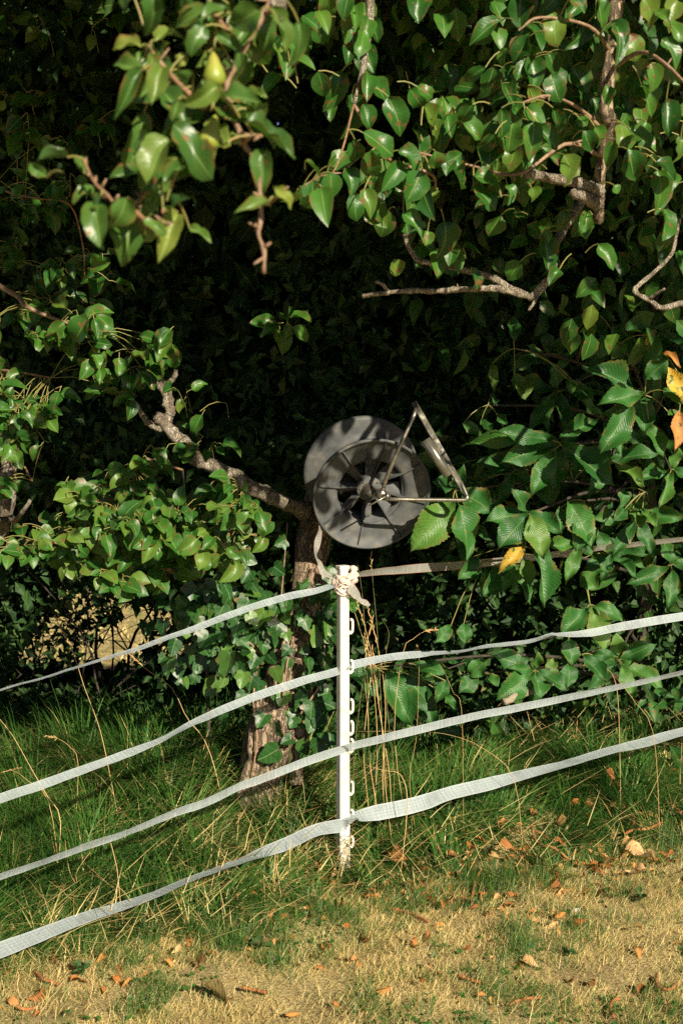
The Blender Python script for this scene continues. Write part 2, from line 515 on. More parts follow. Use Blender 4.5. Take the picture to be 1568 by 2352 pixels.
def smooth_path(pts, n):
    """Catmull-Rom resample of a list of Vectors"""
    pts = [Vector(p) for p in pts]
    if len(pts) < 3:
        return [pts[0].lerp(pts[-1], i / (n - 1)) for i in range(n)]
    ext = [pts[0] * 2 - pts[1]] + pts + [pts[-1] * 2 - pts[-2]]
    out = []
    m = len(pts) - 1
    for i in range(n):
        t = i / (n - 1) * m
        k = min(int(t), m - 1)
        u = t - k
        a, b, c, d = ext[k], ext[k + 1], ext[k + 2], ext[k + 3]
        out.append(0.5 * ((2 * b) + (c - a) * u + (2 * a - 5 * b + 4 * c - d) * u * u + (3 * b - a - 3 * c + d) * u ** 3))
    return out


def tube(pts, radii, seg=8, bumpy=0.0, closed_ends=True, seed=0.0, flat=1.0):
    """verts, faces of a tube along pts"""
    V, Fc = [], []
    n = len(pts)
    prev = None
    for i, p in enumerate(pts):
        t = (pts[min(i + 1, n - 1)] - pts[max(i - 1, 0)])
        t = t.normalized() if t.length > 1e-9 else Vector((0, 0, 1))
        if prev is None:
            a = t.orthogonal().normalized()
        else:
            a = (prev - t * prev.dot(t))
            a = a.normalized() if a.length > 1e-6 else t.orthogonal().normalized()
        prev = a
        b = t.cross(a)
        r = radii[i] if isinstance(radii, (list, tuple)) else radii
        for k in range(seg):
            an = 2 * math.pi * k / seg
            dirv = a * math.cos(an) + b * math.sin(an) * flat
            rr = r
            if bumpy:
                q = p + dirv * r
                rr = r * (1 + bumpy * noise.noise(q * (0.35 / max(r, 0.004)) + Vector((seed, 0, 0))) + bumpy * 0.6 * noise.noise(q * (1.0 / max(r, 0.004)) + Vector((0, seed, 3))))
            V.append(p + dirv * rr)
    for i in range(n - 1):
        for k in range(seg):
            k2 = (k + 1) % seg
            Fc.append((i * seg + k, i * seg + k2, (i + 1) * seg + k2, (i + 1) * seg + k))
    if closed_ends:
        Fc.append(tuple(range(seg - 1, -1, -1)))
        Fc.append(tuple((n - 1) * seg + k for k in range(seg)))
    return V, Fc


class MB:
    def __init__(self):
        self.v, self.f, self.uv = [], [], []

    def add(self, V, Fc, uv=None):
        o = len(self.v)
        self.v += list(V)
        self.f += [tuple(i + o for i in f) for f in Fc]
        if uv is not None:
            self.uv += list(uv)

    def box(self, c, ax, ay, az):
        """box with centre c and half-axis vectors"""
        c, ax, ay, az = Vector(c), Vector(ax), Vector(ay), Vector(az)
        V = [c + ax * sx + ay * sy + az * sz for sz in (-1, 1) for sy in (-1, 1) for sx in (-1, 1)]
        self.add(V, [(0, 2, 3, 1), (4, 5, 7, 6), (0, 1, 5, 4), (2, 6, 7, 3), (0, 4, 6, 2), (1, 3, 7, 5)])

    def tube(self, pts, radii, seg=8, **kw):
        self.add(*tube(pts, radii, seg, **kw))

    def lathe(self, prof, seg, mat4=None, closed=False):
        """prof: list of (r, z) about local Z"""
        V, Fc = [], []
        n = len(prof)
        for (r, z) in prof:
            for k in range(seg):
                a = 2 * math.pi * k / seg
                p = Vector((r * math.cos(a), r * math.sin(a), z))
                V.append(mat4 @ p if mat4 else p)
        m = n if closed else n - 1
        for i in range(m):
            j = (i + 1) % n
            for k in range(seg):
                k2 = (k + 1) % seg
                Fc.append((i * seg + k, i * seg + k2, j * seg + k2, j * seg + k))
        self.add(V, Fc)

    def build(self, name, mat, parent=None, mw=None, smooth=True, **kw):
        me = make_mesh(name, self.v, self.f, mat, self.uv if self.uv else None, smooth)
        return link(name, me, parent, mw, **kw)


def auto_smooth_flat(o):
    for p in o.data.polygons:
        p.use_smooth = False


# ------------------------------------------------------------------ ground
def sstep(a, b, x):
    t = np.clip((x - a) / (b - a), 0, 1)
    return t * t * (3 - 2 * t)


def lawn_edge(x):
    """y of the border between the dry lawn and the long grass"""
    x = np.asarray(x, dtype=float)
    base = np.interp(x, [-3.0, -1.0, 0.0, 1.35, 3.0], [-1.95, -0.86, -0.25, 0.36, 1.05])
    return base + 0.06 * np.sin(x * 7.1 + 0.7) + 0.04 * np.sin(x * 15.0 + 2.0)


def hgt(x, y):
    x = np.asarray(x, dtype=float)
    y = np.asarray(y, dtype=float)
    s = y - lawn_edge(x)
    h = 0.035 * sstep(0.0, 0.5, s)
    h = h + 0.17 * np.exp(-(((x + 0.75) / 0.80) ** 2 + ((y - 0.50) / 0.38) ** 2))
    h = h + 0.11 * np.exp(-(((x + 0.30) / 0.32) ** 2 + ((y - 0.28) / 0.22) ** 2))
    h = h + 0.13 * sstep(0.1, 1.2, x) * sstep(0.15, 0.8, s)
    # hillside falling away behind the hedge
    t = np.clip((y - 1.3), 0, None)
    drop = 1.70 * sstep(0, 9.0, t) + np.clip(t - 8.5, 0, None) * 0.05 * (1 - sstep(10, 60, t) * 0.6)
    h = h - drop
    h = h + 0.012 * np.sin(x * 5.3 + y * 2.1) * np.sin(y * 6.7 - x * 1.7) + 0.006 * np.sin(x * 17 + 1) * np.sin(y * 15)
    return h - 0.03


def H(x, y):
    return float(hgt(x, y))


def on_ground(px, py, lift=0.0):
    """where the ray through photo position (px, py) meets the ground"""
    dirv = (FWD + RIGHT * ((px - 784.0) / F) + UP * ((1176.0 - py) / F))
    d = 2.5
    while d < 40:
        p = CAM + dirv * d
        if p.z <= H(p.x, p.y) + lift:
            return p
        d += 0.01
    return CAM + dirv * 8


xs = np.concatenate([np.linspace(-900, -12, 14), np.linspace(-10, -3.2, 14), np.linspace(-3, 3, 121), np.linspace(3.2, 10, 14), np.linspace(12, 900, 14)])
ys = np.concatenate([np.linspace(-300, -6, 8), np.linspace(-5.5, 2.5, 150), np.linspace(2.7, 14, 40), np.linspace(16, 60, 14), np.linspace(80, 1200, 10)])
X, Y = np.meshgrid(xs, ys)
Z = hgt(X, Y)
gv = np.stack([X.ravel(), Y.ravel(), Z.ravel()], 1)
nx, ny = len(xs), len(ys)
ii = (np.arange(ny - 1)[:, None] * nx + np.arange(nx - 1)[None, :]).ravel()
gt = np.concatenate([np.stack([ii, ii + 1, ii + nx + 1], 1), np.stack([ii, ii + nx + 1, ii + nx], 1)])
link('ground', np_mesh('ground', gv, gt, M['ground']), label='dry tan lawn and hillside under the fence', cat='ground', kind='structure')


# ------------------------------------------------------------------ leaf meshes (unit length along +Y, unit width along X, face +Z)
def leaf_template(profile, nl, na, fold=0.25, curl=0.3, wave=0.0, serr=0.0, nserr=0, seed=0, petiole=0.0, twist=0.0, rag=0.0):
    rr = random.Random(seed)
    V, UV, Fc = [], [], []
    ph = rr.uniform(0, 6.28)
    for i in range(nl + 1):
        t = i / nl
        w = profile(t)
        if serr and 0.04 < t < 0.97:
            w *= 1 + serr * (((t * nserr) % 1.0) - 0.5)
        w *= 1 + rag * (rr.random() - 0.6)
        tw = twist * (t - 0.3)
        for k in range(na + 1):
            u = -1 + 2 * k / na
            x = u * w * 0.5
            z = fold * abs(x) - curl * (t - 0.15) ** 2 + wave * abs(u) * math.sin(t * 9 + ph + (1.5 if u > 0 else 0)) * 0.06
            yy = t - (0.05 * abs(u) if serr else 0)
            x, z = x * math.cos(tw) - z * math.sin(tw), x * math.sin(tw) + z * math.cos(tw)
            V.append(Vector((x, yy, z)))
            UV.append((0.5 + 0.5 * u, t))
    n1 = na + 1
    for i in range(nl):
        for k in range(na):
            Fc.append((i * n1 + k, i * n1 + k + 1, (i + 1) * n1 + k + 1, (i + 1) * n1 + k))
    return V, Fc, UV


def prof_pear(t):
    return max(0.02, (math.sin(math.pi * min(1, t) ** 0.80) ** 0.75) * (1.0 - 0.10 * t)) if t < 0.985 else 0.02


def prof_round(t):
    return max(0.02, math.sin(math.pi * min(1, t) ** 0.92) ** 0.55) if t < 0.985 else 0.03


def prof_chest(t):
    return max(0.02, math.sin(math.pi * min(1, t) ** 1.08) ** 0.98) if t < 0.985 else 0.02


def leaf_mesh_set(name, mat, prof, variants, **kw):
    out = []
    for i in range(variants):
        rr = random.Random(i * 13 + len(name))
        k = dict(kw)
        k['fold'] = kw.get('fold', 0.3) * rr.uniform(0.3, 1.5)
        k['curl'] = kw.get('curl', 0.3) * rr.uniform(-0.2, 1.6)
        k['twist'] = rr.uniform(-0.5, 0.5) * kw.get('twist', 1.0)
        V, Fc, UV = leaf_template(prof, seed=i, **k)
        out.append(make_mesh(name, V, Fc, mat, UV))
    return out


LM_PEAR = leaf_mesh_set('pear_leaf', M['pear_leaf'], prof_pear, 6, nl=8, na=4, fold=0.45, curl=0.5, wave=1.1, twist=1.6, rag=0.14) + leaf_mesh_set('pear_round', M['pear_leaf'], prof_round, 4, nl=8, na=4, fold=0.5, curl=0.55, wave=1.2, twist=1.6, rag=0.16)
LM_NEAR = leaf_mesh_set('near_leaf', M['near_leaf'], prof_pear, 5, nl=12, na=6, fold=0.55, curl=0.75, wave=1.5, twist=2.0, rag=0.16) + leaf_mesh_set('near_round', M['near_leaf'], prof_round, 4, nl=12, na=6, fold=0.6, curl=0.8, wave=1.6, twist=2.0, rag=0.2)
LM_CLUMP = leaf_mesh_set('clump_leaf', M['clump_leaf'], prof_round, 6, nl=8, na=4, fold=0.45, curl=0.5, wave=1.1, twist=1.5, rag=0.14)
LM_CHES = leaf_mesh_set('chestnut_leaf', M['chestnut_leaf'], prof_chest, 5, nl=36, na=4, fold=0.32, curl=0.35, wave=1.8, serr=0.14, nserr=15, twist=1.3)
LM_YEL = leaf_mesh_set('yellow_leaf', M['yellow_leaf'], prof_chest, 2, nl=24, na=4, fold=0.5, curl=0.5, wave=1.6, serr=0.14, nserr=11)
LM_ORA = leaf_mesh_set('orange_leaf', M['orange_leaf'], prof_chest, 2, nl=24, na=4, fold=0.5, curl=0.5, wave=1.6, serr=0.14, nserr=11)


def ivy_mesh(i):
    rr = random.Random(100 + i)
    # lobed outline, polar around the stalk joint at (0, 0.22)
    key = [(-90, 0.10), (-60, 0.34), (-28, 0.50), (-5, 0.40), (18, 0.60), (42, 0.44), (68, 0.62), (90, 0.80)]
    lob = rr.uniform(0.75, 1.15)
    ang, rad = [], []
    for a, r in key:
        rr_ = r
        if a in (-28, 18):
            rr_ *= lob
        ang.append(a)
        rad.append(rr_)
    pts = []
    for a in np.linspace(-90, 90, 15):
        r = float(np.interp(a, ang, rad))
        pts.append((math.cos(R(a)) * r, 0.22 + math.sin(R(a)) * r))
    V, UV, Fc = [Vector((0, 0.22, 0))], [(0.5, 0.22)], []
    cup = rr.uniform(-0.25, 0.45)
    fold = rr.uniform(0.05, 0.35)
    outline = [(x, y) for x, y in pts] + [(-x, y) for x, y in reversed(pts[1:-1])]
    mid = [(x * 0.55, 0.22 + (y - 0.22) * 0.55) for x, y in outline]
    for ring in (mid, outline):
        for x, y in ring:
            d2 = x * x + (y - 0.22) ** 2
            V.append(Vector((x, y, fold * abs(x) - cup * d2 + 0.03 * math.sin(8 * y + i))))
            UV.append((0.5 + x, y))
    n = len(outline)
    for k in range(n):
        k2 = (k + 1) % n
        Fc.append((0, 1 + k, 1 + k2))
        Fc.append((1 + k, 1 + n + k, 1 + n + k2, 1 + k2))
    # stalk
    a, b = tube([Vector((0, 0.22, 0)), Vector((0, 0.05, -0.06)), Vector((0, -0.12, -0.2))], 0.016, 4)
    o = len(V)
    V += a
    UV += [(0.5, 0.2)] * len(a)
    Fc += [tuple(q + o for q in f) for f in b]
    return make_mesh('ivy_leaf', V, Fc, M['ivy_leaf'], UV)


LM_IVY = [ivy_mesh(i) for i in range(6)]


def low_leaf(prof, nl=4, na=2, fold=0.3, curl=0.35):
    V, Fc, UV = leaf_template(prof, nl, na, fold, curl)
    tris = []
    for a, b, c, d in Fc:
        tris += [(a, b, c), (a, c, d)]
    return np.array([tuple(v) for v in V]), np.array(tris), np.array(UV)


LOW_PEAR = low_leaf(prof_pear, 4, 2)
LOW_TINY = low_leaf(prof_pear, 2, 2)


def scatter_mesh(name, tmpl, base, ydir, nrm, length, width, mat, rnd):
    """many leaves joined into one mesh; base, ydir, nrm (n,3); length, width (n,)"""
    tv, tt, tuv = tmpl
    n = len(base)
    y = ydir / np.linalg.norm(ydir, axis=1, keepdims=True)
    z = nrm - y * np.sum(nrm * y, axis=1, keepdims=True)
    z /= np.maximum(np.linalg.norm(z, axis=1, keepdims=True), 1e-6)
    x = np.cross(y, z)
    V = base[:, None, :] + x[:, None, :] * (tv[None, :, 0:1] * width[:, None, None]) + y[:, None, :] * (tv[None, :, 1:2] * length[:, None, None]) + z[:, None, :] * (tv[None, :, 2:3] * length[:, None, None])
    k = len(tv)
    T = tt[None, :, :] + (np.arange(n) * k)[:, None, None]
    return np_mesh(name, V.reshape(-1, 3), T.reshape(-1, 3), mat, rnd=np.repeat(rnd, k), uvs=np.tile(tuv, (n, 1)))


def branch(name, pts, r0, r1, parent, mat, n=None, seg=8, bumpy=0.25, power=1.0, paths=None):
    n = n or max(6, 4 * len(pts))
    sp = smooth_path(pts, n)
    rad = [r0 + (r1 - r0) * (i / (n - 1)) ** power for i in range(n)]
    V, Fc = tube(sp, rad, seg, bumpy=bumpy, seed=len(parent.children) * 1.7)
    o = link(name, make_mesh(name, V, Fc, mat), parent)
    if paths is not None:
        paths.append(sp)
    return sp


def place_leaf(meshes, parent, base, tip, width, nrm, name='leaf', mesh=None):
    d = Vector(tip) - Vector(base)
    Ln = max(d.length, 1e-4)
    rot = rot_to(d, nrm).to_4x4()
    mw = Matrix.Translation(base) @ rot @ Matrix.Diagonal((width, Ln, Ln, 1))
    return link(name, mesh or random.choice(meshes), parent, mw)


def stalks(name, pairs, parent, mat, r=0.0016):
    """thin curved stalks from each leaf base to its twig, joined: too thin to pick apart"""
    mb = MB()
    for a, b in pairs:
        a, b = Vector(a), Vector(b)
        m = a.lerp(b, 0.5) + Vector((0, 0, 0.12 * (a - b).length))
        mb.tube(smooth_path([a, m, b], 4), r, 4, closed_ends=False)
    return mb.build(name, mat, parent, kind='stuff')


def nearest(p, paths, extra=None):
    best, bd = None, 1e9
    for sp in paths:
        for q in sp:
            d = (q - p).length
            if d < bd:
                best, bd = q, d
    return best, bd


TOCAM = -FWD


# ------------------------------------------------------------------ central pear tree (ivy-clad trunk, boughs over the fence)
def zc3(x, y):   # the four quarter views used for measuring: z/2 plus an offset
    return x * 0.5, y * 0.5


pt_base = P(603, 1790, 4.98)
pt = root('pear_tree', (pt_base.x, pt_base.y, H(pt_base.x, pt_base.y)), 'pear tree with ivy-clad trunk behind the reel and boughs hanging over the fence', 'tree')
paths = []
trunk_pts = [P(584, 1990, 4.98), P(592, 1850, 4.98), P(598, 1790, 4.98), P(618, 1700, 4.96), P(640, 1610, 4.95), P(668, 1490, 4.95), P(698, 1380, 4.97), P(714, 1280, 5.0), P(726, 1180, 5.05), P(742, 1080, 5.3), P(752, 1030, 6.3), P(770, 960, 7.2), Vector((0.0, 2.85, 2.5)), Vector((0.05, 2.7, 3.4)), Vector((0.10, 1.9, 3.8))]
sp = smooth_path(trunk_pts, 60)
ts = [i / 59 for i in range(60)]
rad = [0.068 + 0.030 * math.exp(-t * 14) + 0.026 * math.exp(-((t - 0.2) / 0.12) ** 2) - 0.028 * t for t in ts]
V, Fc = tube(sp, rad, 20, bumpy=0.28, seed=2.0)
link('trunk', make_mesh('trunk', V, Fc, M['bark']), pt)
branch('root_flare', [P(640, 1690, 4.90), P(590, 1745, 4.88), P(566, 1800, 4.87), P(560, 1850, 4.87)], 0.030, 0.028, pt, M['bark'], seg=8, bumpy=0.3)
branch('root_flare', [P(690, 1580, 4.93), P(694, 1660, 4.93), P(684, 1720, 4.93), P(680, 1800, 4.93)], 0.036, 0.026, pt, M['bark'], seg=8, bumpy=0.3)
branch('root_flare', [P(612, 1560, 4.9), P(585, 1640, 4.87), P(577, 1720, 4.87), P(585, 1820, 4.87)], 0.011, 0.012, pt, M['bark'], seg=6, bumpy=0.3)
top = trunk_pts[-1]
# limbs arching above the frame towards the camera
branch('limb', [trunk_pts[-1], Vector((0.1, 0.4, 3.7)), Vector((0.0, -1.2, 3.4)), Vector((-0.15, -2.3, 2.85)), P(640, -60, 1.82), P(625, -5, 1.80)], 0.040, 0.0045, pt, M['branch_bark'], n=34, power=0.55, paths=paths)
branch('limb', [trunk_pts[-2], Vector((0.45, 0.4, 3.4)), Vector((0.75, -0.8, 3.0)), P(1420, -60, 3.25), P(1405, 100, 3.2), P(1390, 240, 3.2), P(1402, 290, 3.22), P(1384, 350, 3.25), P(1375, 425, 3.27), P(1374, 490, 3.3), P(1372, 505, 3.32)],
       0.020, 0.0125, pt, M['bark'], n=60, paths=paths)
branch('limb', [trunk_pts[-2], Vector((-0.5, 0.6, 3.5)), Vector((-1.2, -0.3, 3.3)), Vector((-1.6, -1.2, 3.1))], 0.032, 0.012, pt, M['branch_bark'], paths=[])
branch('limb', [trunk_pts[-1], Vector((0.3, 0.1, 3.5)), Vector((0.15, -0.9, 2.9)), P(845, -80, 3.1), P(850, 20, 3.05), P(835, 150, 3.0), P(812, 240, 3.0)], 0.022, 0.004, pt, M['branch_bark'], n=30, paths=paths)
branch('limb', [P(1384, 300, 3.22), P(1330, 250, 3.15), P(1260, 220, 3.05), P(1200, 235, 3.0)], 0.005, 0.002, pt, M['twig'], paths=paths)
branch('limb', [P(1400, 160, 3.2), P(1470, 120, 3.05), P(1530, 150, 2.95), P(1580, 200, 2.9)], 0.006, 0.003, pt, M['twig'], paths=paths)
branch('limb', [P(1403, 120, 3.2), P(1350, 60, 3.1), P(1240, 40, 3.0), P(1190, 70, 2.95)], 0.005, 0.002, pt, M['twig'], paths=paths)
branch('limb', [P(1384, 360, 3.25), P(1300, 330, 3.15), P(1190, 400, 3.1), P(1080, 380, 3.1), P(960, 350, 3.05)], 0.005, 0.002, pt, M['twig'], paths=paths)
branch('limb', [P(812, 240, 3.0), P(870, 330, 3.02), P(900, 370, 3.05), P(990, 400, 3.1), P(1000, 440, 3.15)], 0.004, 0.003, pt, M['twig'], paths=paths)
# broken stubs on the right
branch('broken_stub', [P(1376, 440, 3.27), P(1340, 425, 3.22), P(1300, 415, 3.18), P(1244, 405, 3.14), P(1204, 398, 3.12)], 0.014, 0.010, pt, M['branch_bark'], bumpy=0.45, paths=paths)
branch('broken_stub', [P(1372, 470, 3.28), P(1345, 455, 3.22), P(1312, 440, 3.18)], 0.015, 0.011, pt, M['branch_bark'], bumpy=0.5)
# bare gnarled branches right of centre
b1 = [P(1440, 240, 4.3), P(1400, 360, 4.25), P(1330, 470, 4.1), P(1275, 560, 3.9), P(1269, 627, 3.75), P(1254, 647, 3.75), P(1222, 681, 3.75), P(1209, 679, 3.75), P(1169, 662, 3.75), P(1134, 640, 3.75), P(1090, 626, 3.76), P(1050, 617, 3.78), P(1000, 605, 3.8), P(966, 600, 3.8), P(949, 585, 3.8), P(935, 560, 3.8), P(929, 538, 3.8)]
branch('limb', [trunk_pts[-2], Vector((0.7, 0.6, 3.3)), P(1460, 60, 4.3), P(1440, 240, 4.3)], 0.02, 0.0135, pt, M['bark'])
branch('bare_branch', b1, 0.0135, 0.0065, pt, M['branch_bark'], n=76, bumpy=0.35, paths=paths)
branch('bare_branch', [P(1209, 679, 3.75), P(1144, 664, 3.74), P(1100, 663, 3.74), P(1040, 666, 3.74), P(990, 669, 3.74), P(949, 667, 3.74), P(890, 672, 3.74), P(832, 680, 3.74)], 0.0095, 0.006, pt, M['branch_bark'], n=36, bumpy=0.4, paths=paths)
branch('bare_branch', [P(892, 671, 3.74), P(880, 655, 3.73), P(862, 646, 3.72)], 0.006, 0.004, pt, M['branch_bark'], bumpy=0.4)
branch('bare_branch', [P(1240, 665, 3.75), P(1225, 695, 3.74), P(1213, 713, 3.74)], 0.006, 0.003, pt, M['branch_bark'], bumpy=0.4)
branch('bare_branch', [P(1640, 690, 3.7), P(1568, 697, 3.75), P(1519, 707, 3.75), P(1494, 692, 3.75), P(1459, 672, 3.75), P(1460, 660, 3.75), P(1499, 627, 3.75), P(1540, 585, 3.75), P(1552, 540, 3.75), P(1560, 500, 3.75)], 0.0085, 0.004, pt, M['branch_bark'], n=40, bumpy=0.35)
branch('bare_branch', [P(1489, 687, 3.75), P(1510, 672, 3.72), P(1525, 663, 3.7)], 0.005, 0.003, pt, M['branch_bark'])
branch('bare_branch', [P(1640, 690, 3.7), Vector((1.3, -0.6, 2.4)), Vector((0.75, -0.8, 3.0))], 0.009, 0.012, pt, M['branch_bark'])
# gnarled limb on the left
gl = [P(728, 1185, 5.1), P(680, 1165, 4.95), P(625, 1142, 4.86), P(575, 1122, 4.82), P(550, 1102, 4.8), P(515, 1082, 4.8), P(478, 1066, 4.8), P(455, 1062, 4.8), P(430, 1027, 4.8), P(400, 997, 4.8), P(380, 972, 4.8), P(390, 945, 4.8), P(384, 915, 4.8), P(370, 882, 4.8), P(358, 872, 4.8), P(346, 864, 4.79)]
branch('gnarled_limb', gl, 0.026, 0.017, pt, M['branch_bark'], n=90, seg=12, bumpy=0.5, paths=paths)
branch('gnarled_limb', [P(384, 975, 4.8), P(366, 962, 4.78), P(358, 955, 4.77)], 0.022, 0.017, pt, M['branch_bark'], seg=9, bumpy=0.5)
branch('gnarled_limb', [P(372, 985, 4.8), P(345, 975, 4.78), P(328, 955, 4.77), P(318, 935, 4.76), P(297, 910, 4.75)], 0.013, 0.005, pt, M['branch_bark'], seg=8, bumpy=0.3)
branch('gnarled_limb', [P(385, 880, 4.8), P(398, 870, 4.78), P(405, 850, 4.76)], 0.012, 0.008, pt, M['branch_bark'], seg=8, bumpy=0.4)
# the near bough, upper left
NB = 1.80
nb = [P(640, -30, NB), P(600, 40, NB), P(560, 115, NB), P(520, 200, NB), P(540, 270, NB), P(560, 330, NB), P(588, 372, NB), P(597, 440, NB), P(598, 500, NB), P(594, 540, NB), P(606, 575, NB), P(606, 628, NB)]
branch('fruiting_bough', nb, 0.0042, 0.0025, pt, M['twig'], n=50, bumpy=0.6, paths=paths)
branch('fruiting_bough', [P(528, 235, NB), P(460, 320, NB + .02), P(385, 405, NB), P(330, 445, NB - .02), P(310, 485, NB - .03), P(280, 484, NB - .03), P(245, 446, NB - .03), P(215, 415, NB - .04), P(192, 366, NB - .05)], 0.0025, 0.0019, pt, M['orange_twig'], n=36, bumpy=0.55, paths=paths)
branch('fruiting_bough', [P(310, 485, NB - .03), P(345, 515, NB - .05), P(372, 520, NB - .05), P(375, 480, NB - .05)], 0.0035, 0.002, pt, M['orange_twig'], paths=paths)
branch('fruiting_bough', [P(560, 330, NB), P(575, 312, NB - .02), P(602, 312, NB - .03)], 0.0035, 0.002, pt, M['orange_twig'], paths=paths)
branch('fruiting_bough', [P(560, 115, NB), P(490, 30, NB + .02), P(478, -20, NB + .03)], 0.004, 0.003, pt, M['orange_twig'], paths=paths)
branch('fruiting_bough', [P(470, 250, NB), P(400, 180, NB), P(350, 120, NB), P(345, 100, NB)], 0.004, 0.002, pt, M['orange_twig'], paths=paths)
branch('fruiting_bough', [P(600, 470, NB), P(625, 460, NB - .02), P(650, 440, NB - .03)], 0.003, 0.002, pt, M['orange_twig'], paths=paths)
branch('fruiting_bough', [P(812, 240, 3.0), P(790, 330, 2.9), P(765, 395, 2.8), P(735, 405, 2.7), P(700, 425, 2.65)], 0.0022, 0.0014, pt, M['orange_twig'], paths=paths)

mb = MB()
for sp_ in paths:
    for q in sp_[2:-1:2]:
        if random.random() < 0.5:
            dv = U(rv(1.0) + Vector((0, 0, 0.3)))
            l_ = random.uniform(0.008, 0.022)
            r_ = random.uniform(0.0016, 0.003)
            mb.tube([q, q + dv * l_ * 0.6, q + dv * l_], [r_, r_ * 0.9, r_ * 0.5], 5)
mb.build('bud_spurs', M['twig'], pt, kind='stuff')
# sunlit openings in the foliage: the gnarled limb and the reel catch the sun
SUNLIT = np.array([tuple(q) for q in smooth_path(gl, 34)[7:]] + [tuple(P(860 + 150 * math.cos(a), 1110 + 150 * math.sin(a), 4.75)) for a in (0.2, 2.8, 3.4, 4.0, 4.6, 5.2)])
SUNV = np.array(tuple(SUN))


def lets_sun(bp, rad=0.06):
    """True for leaves that would not stand between the sun and those places"""
    bp = np.atleast_2d(np.asarray(bp, dtype=float))
    ok = np.ones(len(bp), dtype=bool)
    for g_ in SUNLIT:
        v = bp - g_
        t = v @ SUNV
        dd = np.linalg.norm(v - t[:, None] * SUNV, axis=1)
        ok &= ~((t > 0.03) & (dd < rad))
    return ok


stalk_pairs = []
N_LEAF = 0
overflow = []
LEAF_MAX = 300


def hung_leaf(meshes, bx, by, tx, ty, w, d, dd=0.0, tilt=0.45):
    """a leaf by its stalk end and its tip in the photo; w = width on the same sheet"""
    global N_LEAF
    b = P(bx, by, d)
    t = P(tx, ty, d + dd)
    nr = TOCAM * 0.75 + SUN * 0.45 + Vector((0, 0, 0.2)) + rv(tilt)
    if N_LEAF < LEAF_MAX:
        place_leaf(meshes, pt, b, t, w / F * d * 1.08, nr)
    else:
        overflow.append((b, t - b, nr, (t - b).length, w / F * d * 1.08))
    q, dist = nearest(b, paths)
    if q is not None and dist < 0.4:
        stalk_pairs.append((b, b.lerp(q, min(1.0, 0.045 / max(dist, 1e-3)))))
    N_LEAF += 1


near = [(650, 210, 515, 200, 75), (715, 190, 800, 100, 80), (600, -40, 555, 50, 95), (720, -30, 690, 125, 95), (960, 60, 790, 85, 95), (1200, 40, 1045, 130, 135),
        (1240, 40, 1215, 285, 80), (1370, 100, 1400, 265, 85), (990, 150, 1110, 240, 70), (660, 320, 520, 295, 75), (645, 325, 545, 490, 75), (700, 250, 705, 360, 55),
        (825, 325, 640, 425, 115), (890, 335, 810, 390, 65), (945, 500, 725, 570, 125), (660, 520, 620, 765, 115), (775, 640, 660, 805, 150), (800, 570, 970, 785, 135),
        (1150, 580, 1360, 722, 105), (1205, 690, 1200, 870, 100), (1225, 940, 1120, 925, 60), (1000, 475, 1150, 555, 75), (950, 560, 1040, 630, 85), (1105, 665, 1015, 650, 60),
        (312, 722, 175, 728, 70), (215, 815, 130, 750, 60), (435, 930, 455, 1132, 125), (595, 990, 580, 1192, 155), (640, 800, 520, 790, 62), (765, 820, 700, 950, 85),
        (780, 970, 845, 890, 72), (815, 975, 740, 1172, 95), (870, 1045, 972, 1112, 52), (430, 860, 340, 900, 62), (880, 690, 900, 820, 120), (1060, 60, 1130, 170, 90),
        (940, 120, 870, 230, 90), (860, 250, 800, 310, 60), (1090, 240, 1130, 360, 70), (1140, 420, 1225, 445, 50), (1000, 250, 930, 280, 70), (1120, 460, 1140, 560, 70),
        (1260, 860, 1340, 960, 70), (1250, 30, 1320, 240, 95), (700, 620, 600, 700, 90), (560, 960, 480, 1010, 80), (1000, 400, 900, 470, 90), (880, 400, 800, 480, 85), (1080, 330, 1010, 430, 80), (980, 60, 900, 160, 100), (1150, 120, 1060, 200, 90), (720, 420, 650, 300, 70), (660, 1010, 760, 1060, 60), (400, 800, 350, 700, 60), (1130, 500, 1060, 560, 80), (840, 600, 760, 660, 90), (900, 700, 820, 800, 80), (900, 40, 800, 20, 70), (1050, 20, 980, 100, 90), (470, 900, 400, 950, 70)]
for i, (bx, by, tx, ty, w) in enumerate(near):
    hung_leaf(LM_NEAR, bx / 2, by / 2, tx / 2, ty / 2, w / 2, NB + random.uniform(-0.08, 0.06), random.uniform(-0.03, 0.02), 0.5)
for _ in range(34):
    q = random.choice([(585, 60), (560, 120), (540, 170), (520, 210), (535, 260), (470, 300), (430, 350), (380, 410), (330, 450), (300, 480), (350, 120), (400, 180), (490, 40), (450, 250)])
    x, y = q[0] + random.uniform(-45, 45), q[1] + random.uniform(-35, 35)
    an = random.gauss(1.7, 1.0)
    l_ = random.uniform(45, 95)
    hung_leaf(LM_NEAR, x, y, x + math.cos(an) * l_, y + math.sin(an) * l_, l_ * random.uniform(0.5, 0.75), NB + random.uniform(-0.10, 0.14), random.uniform(-0.04, 0.04), 0.7)
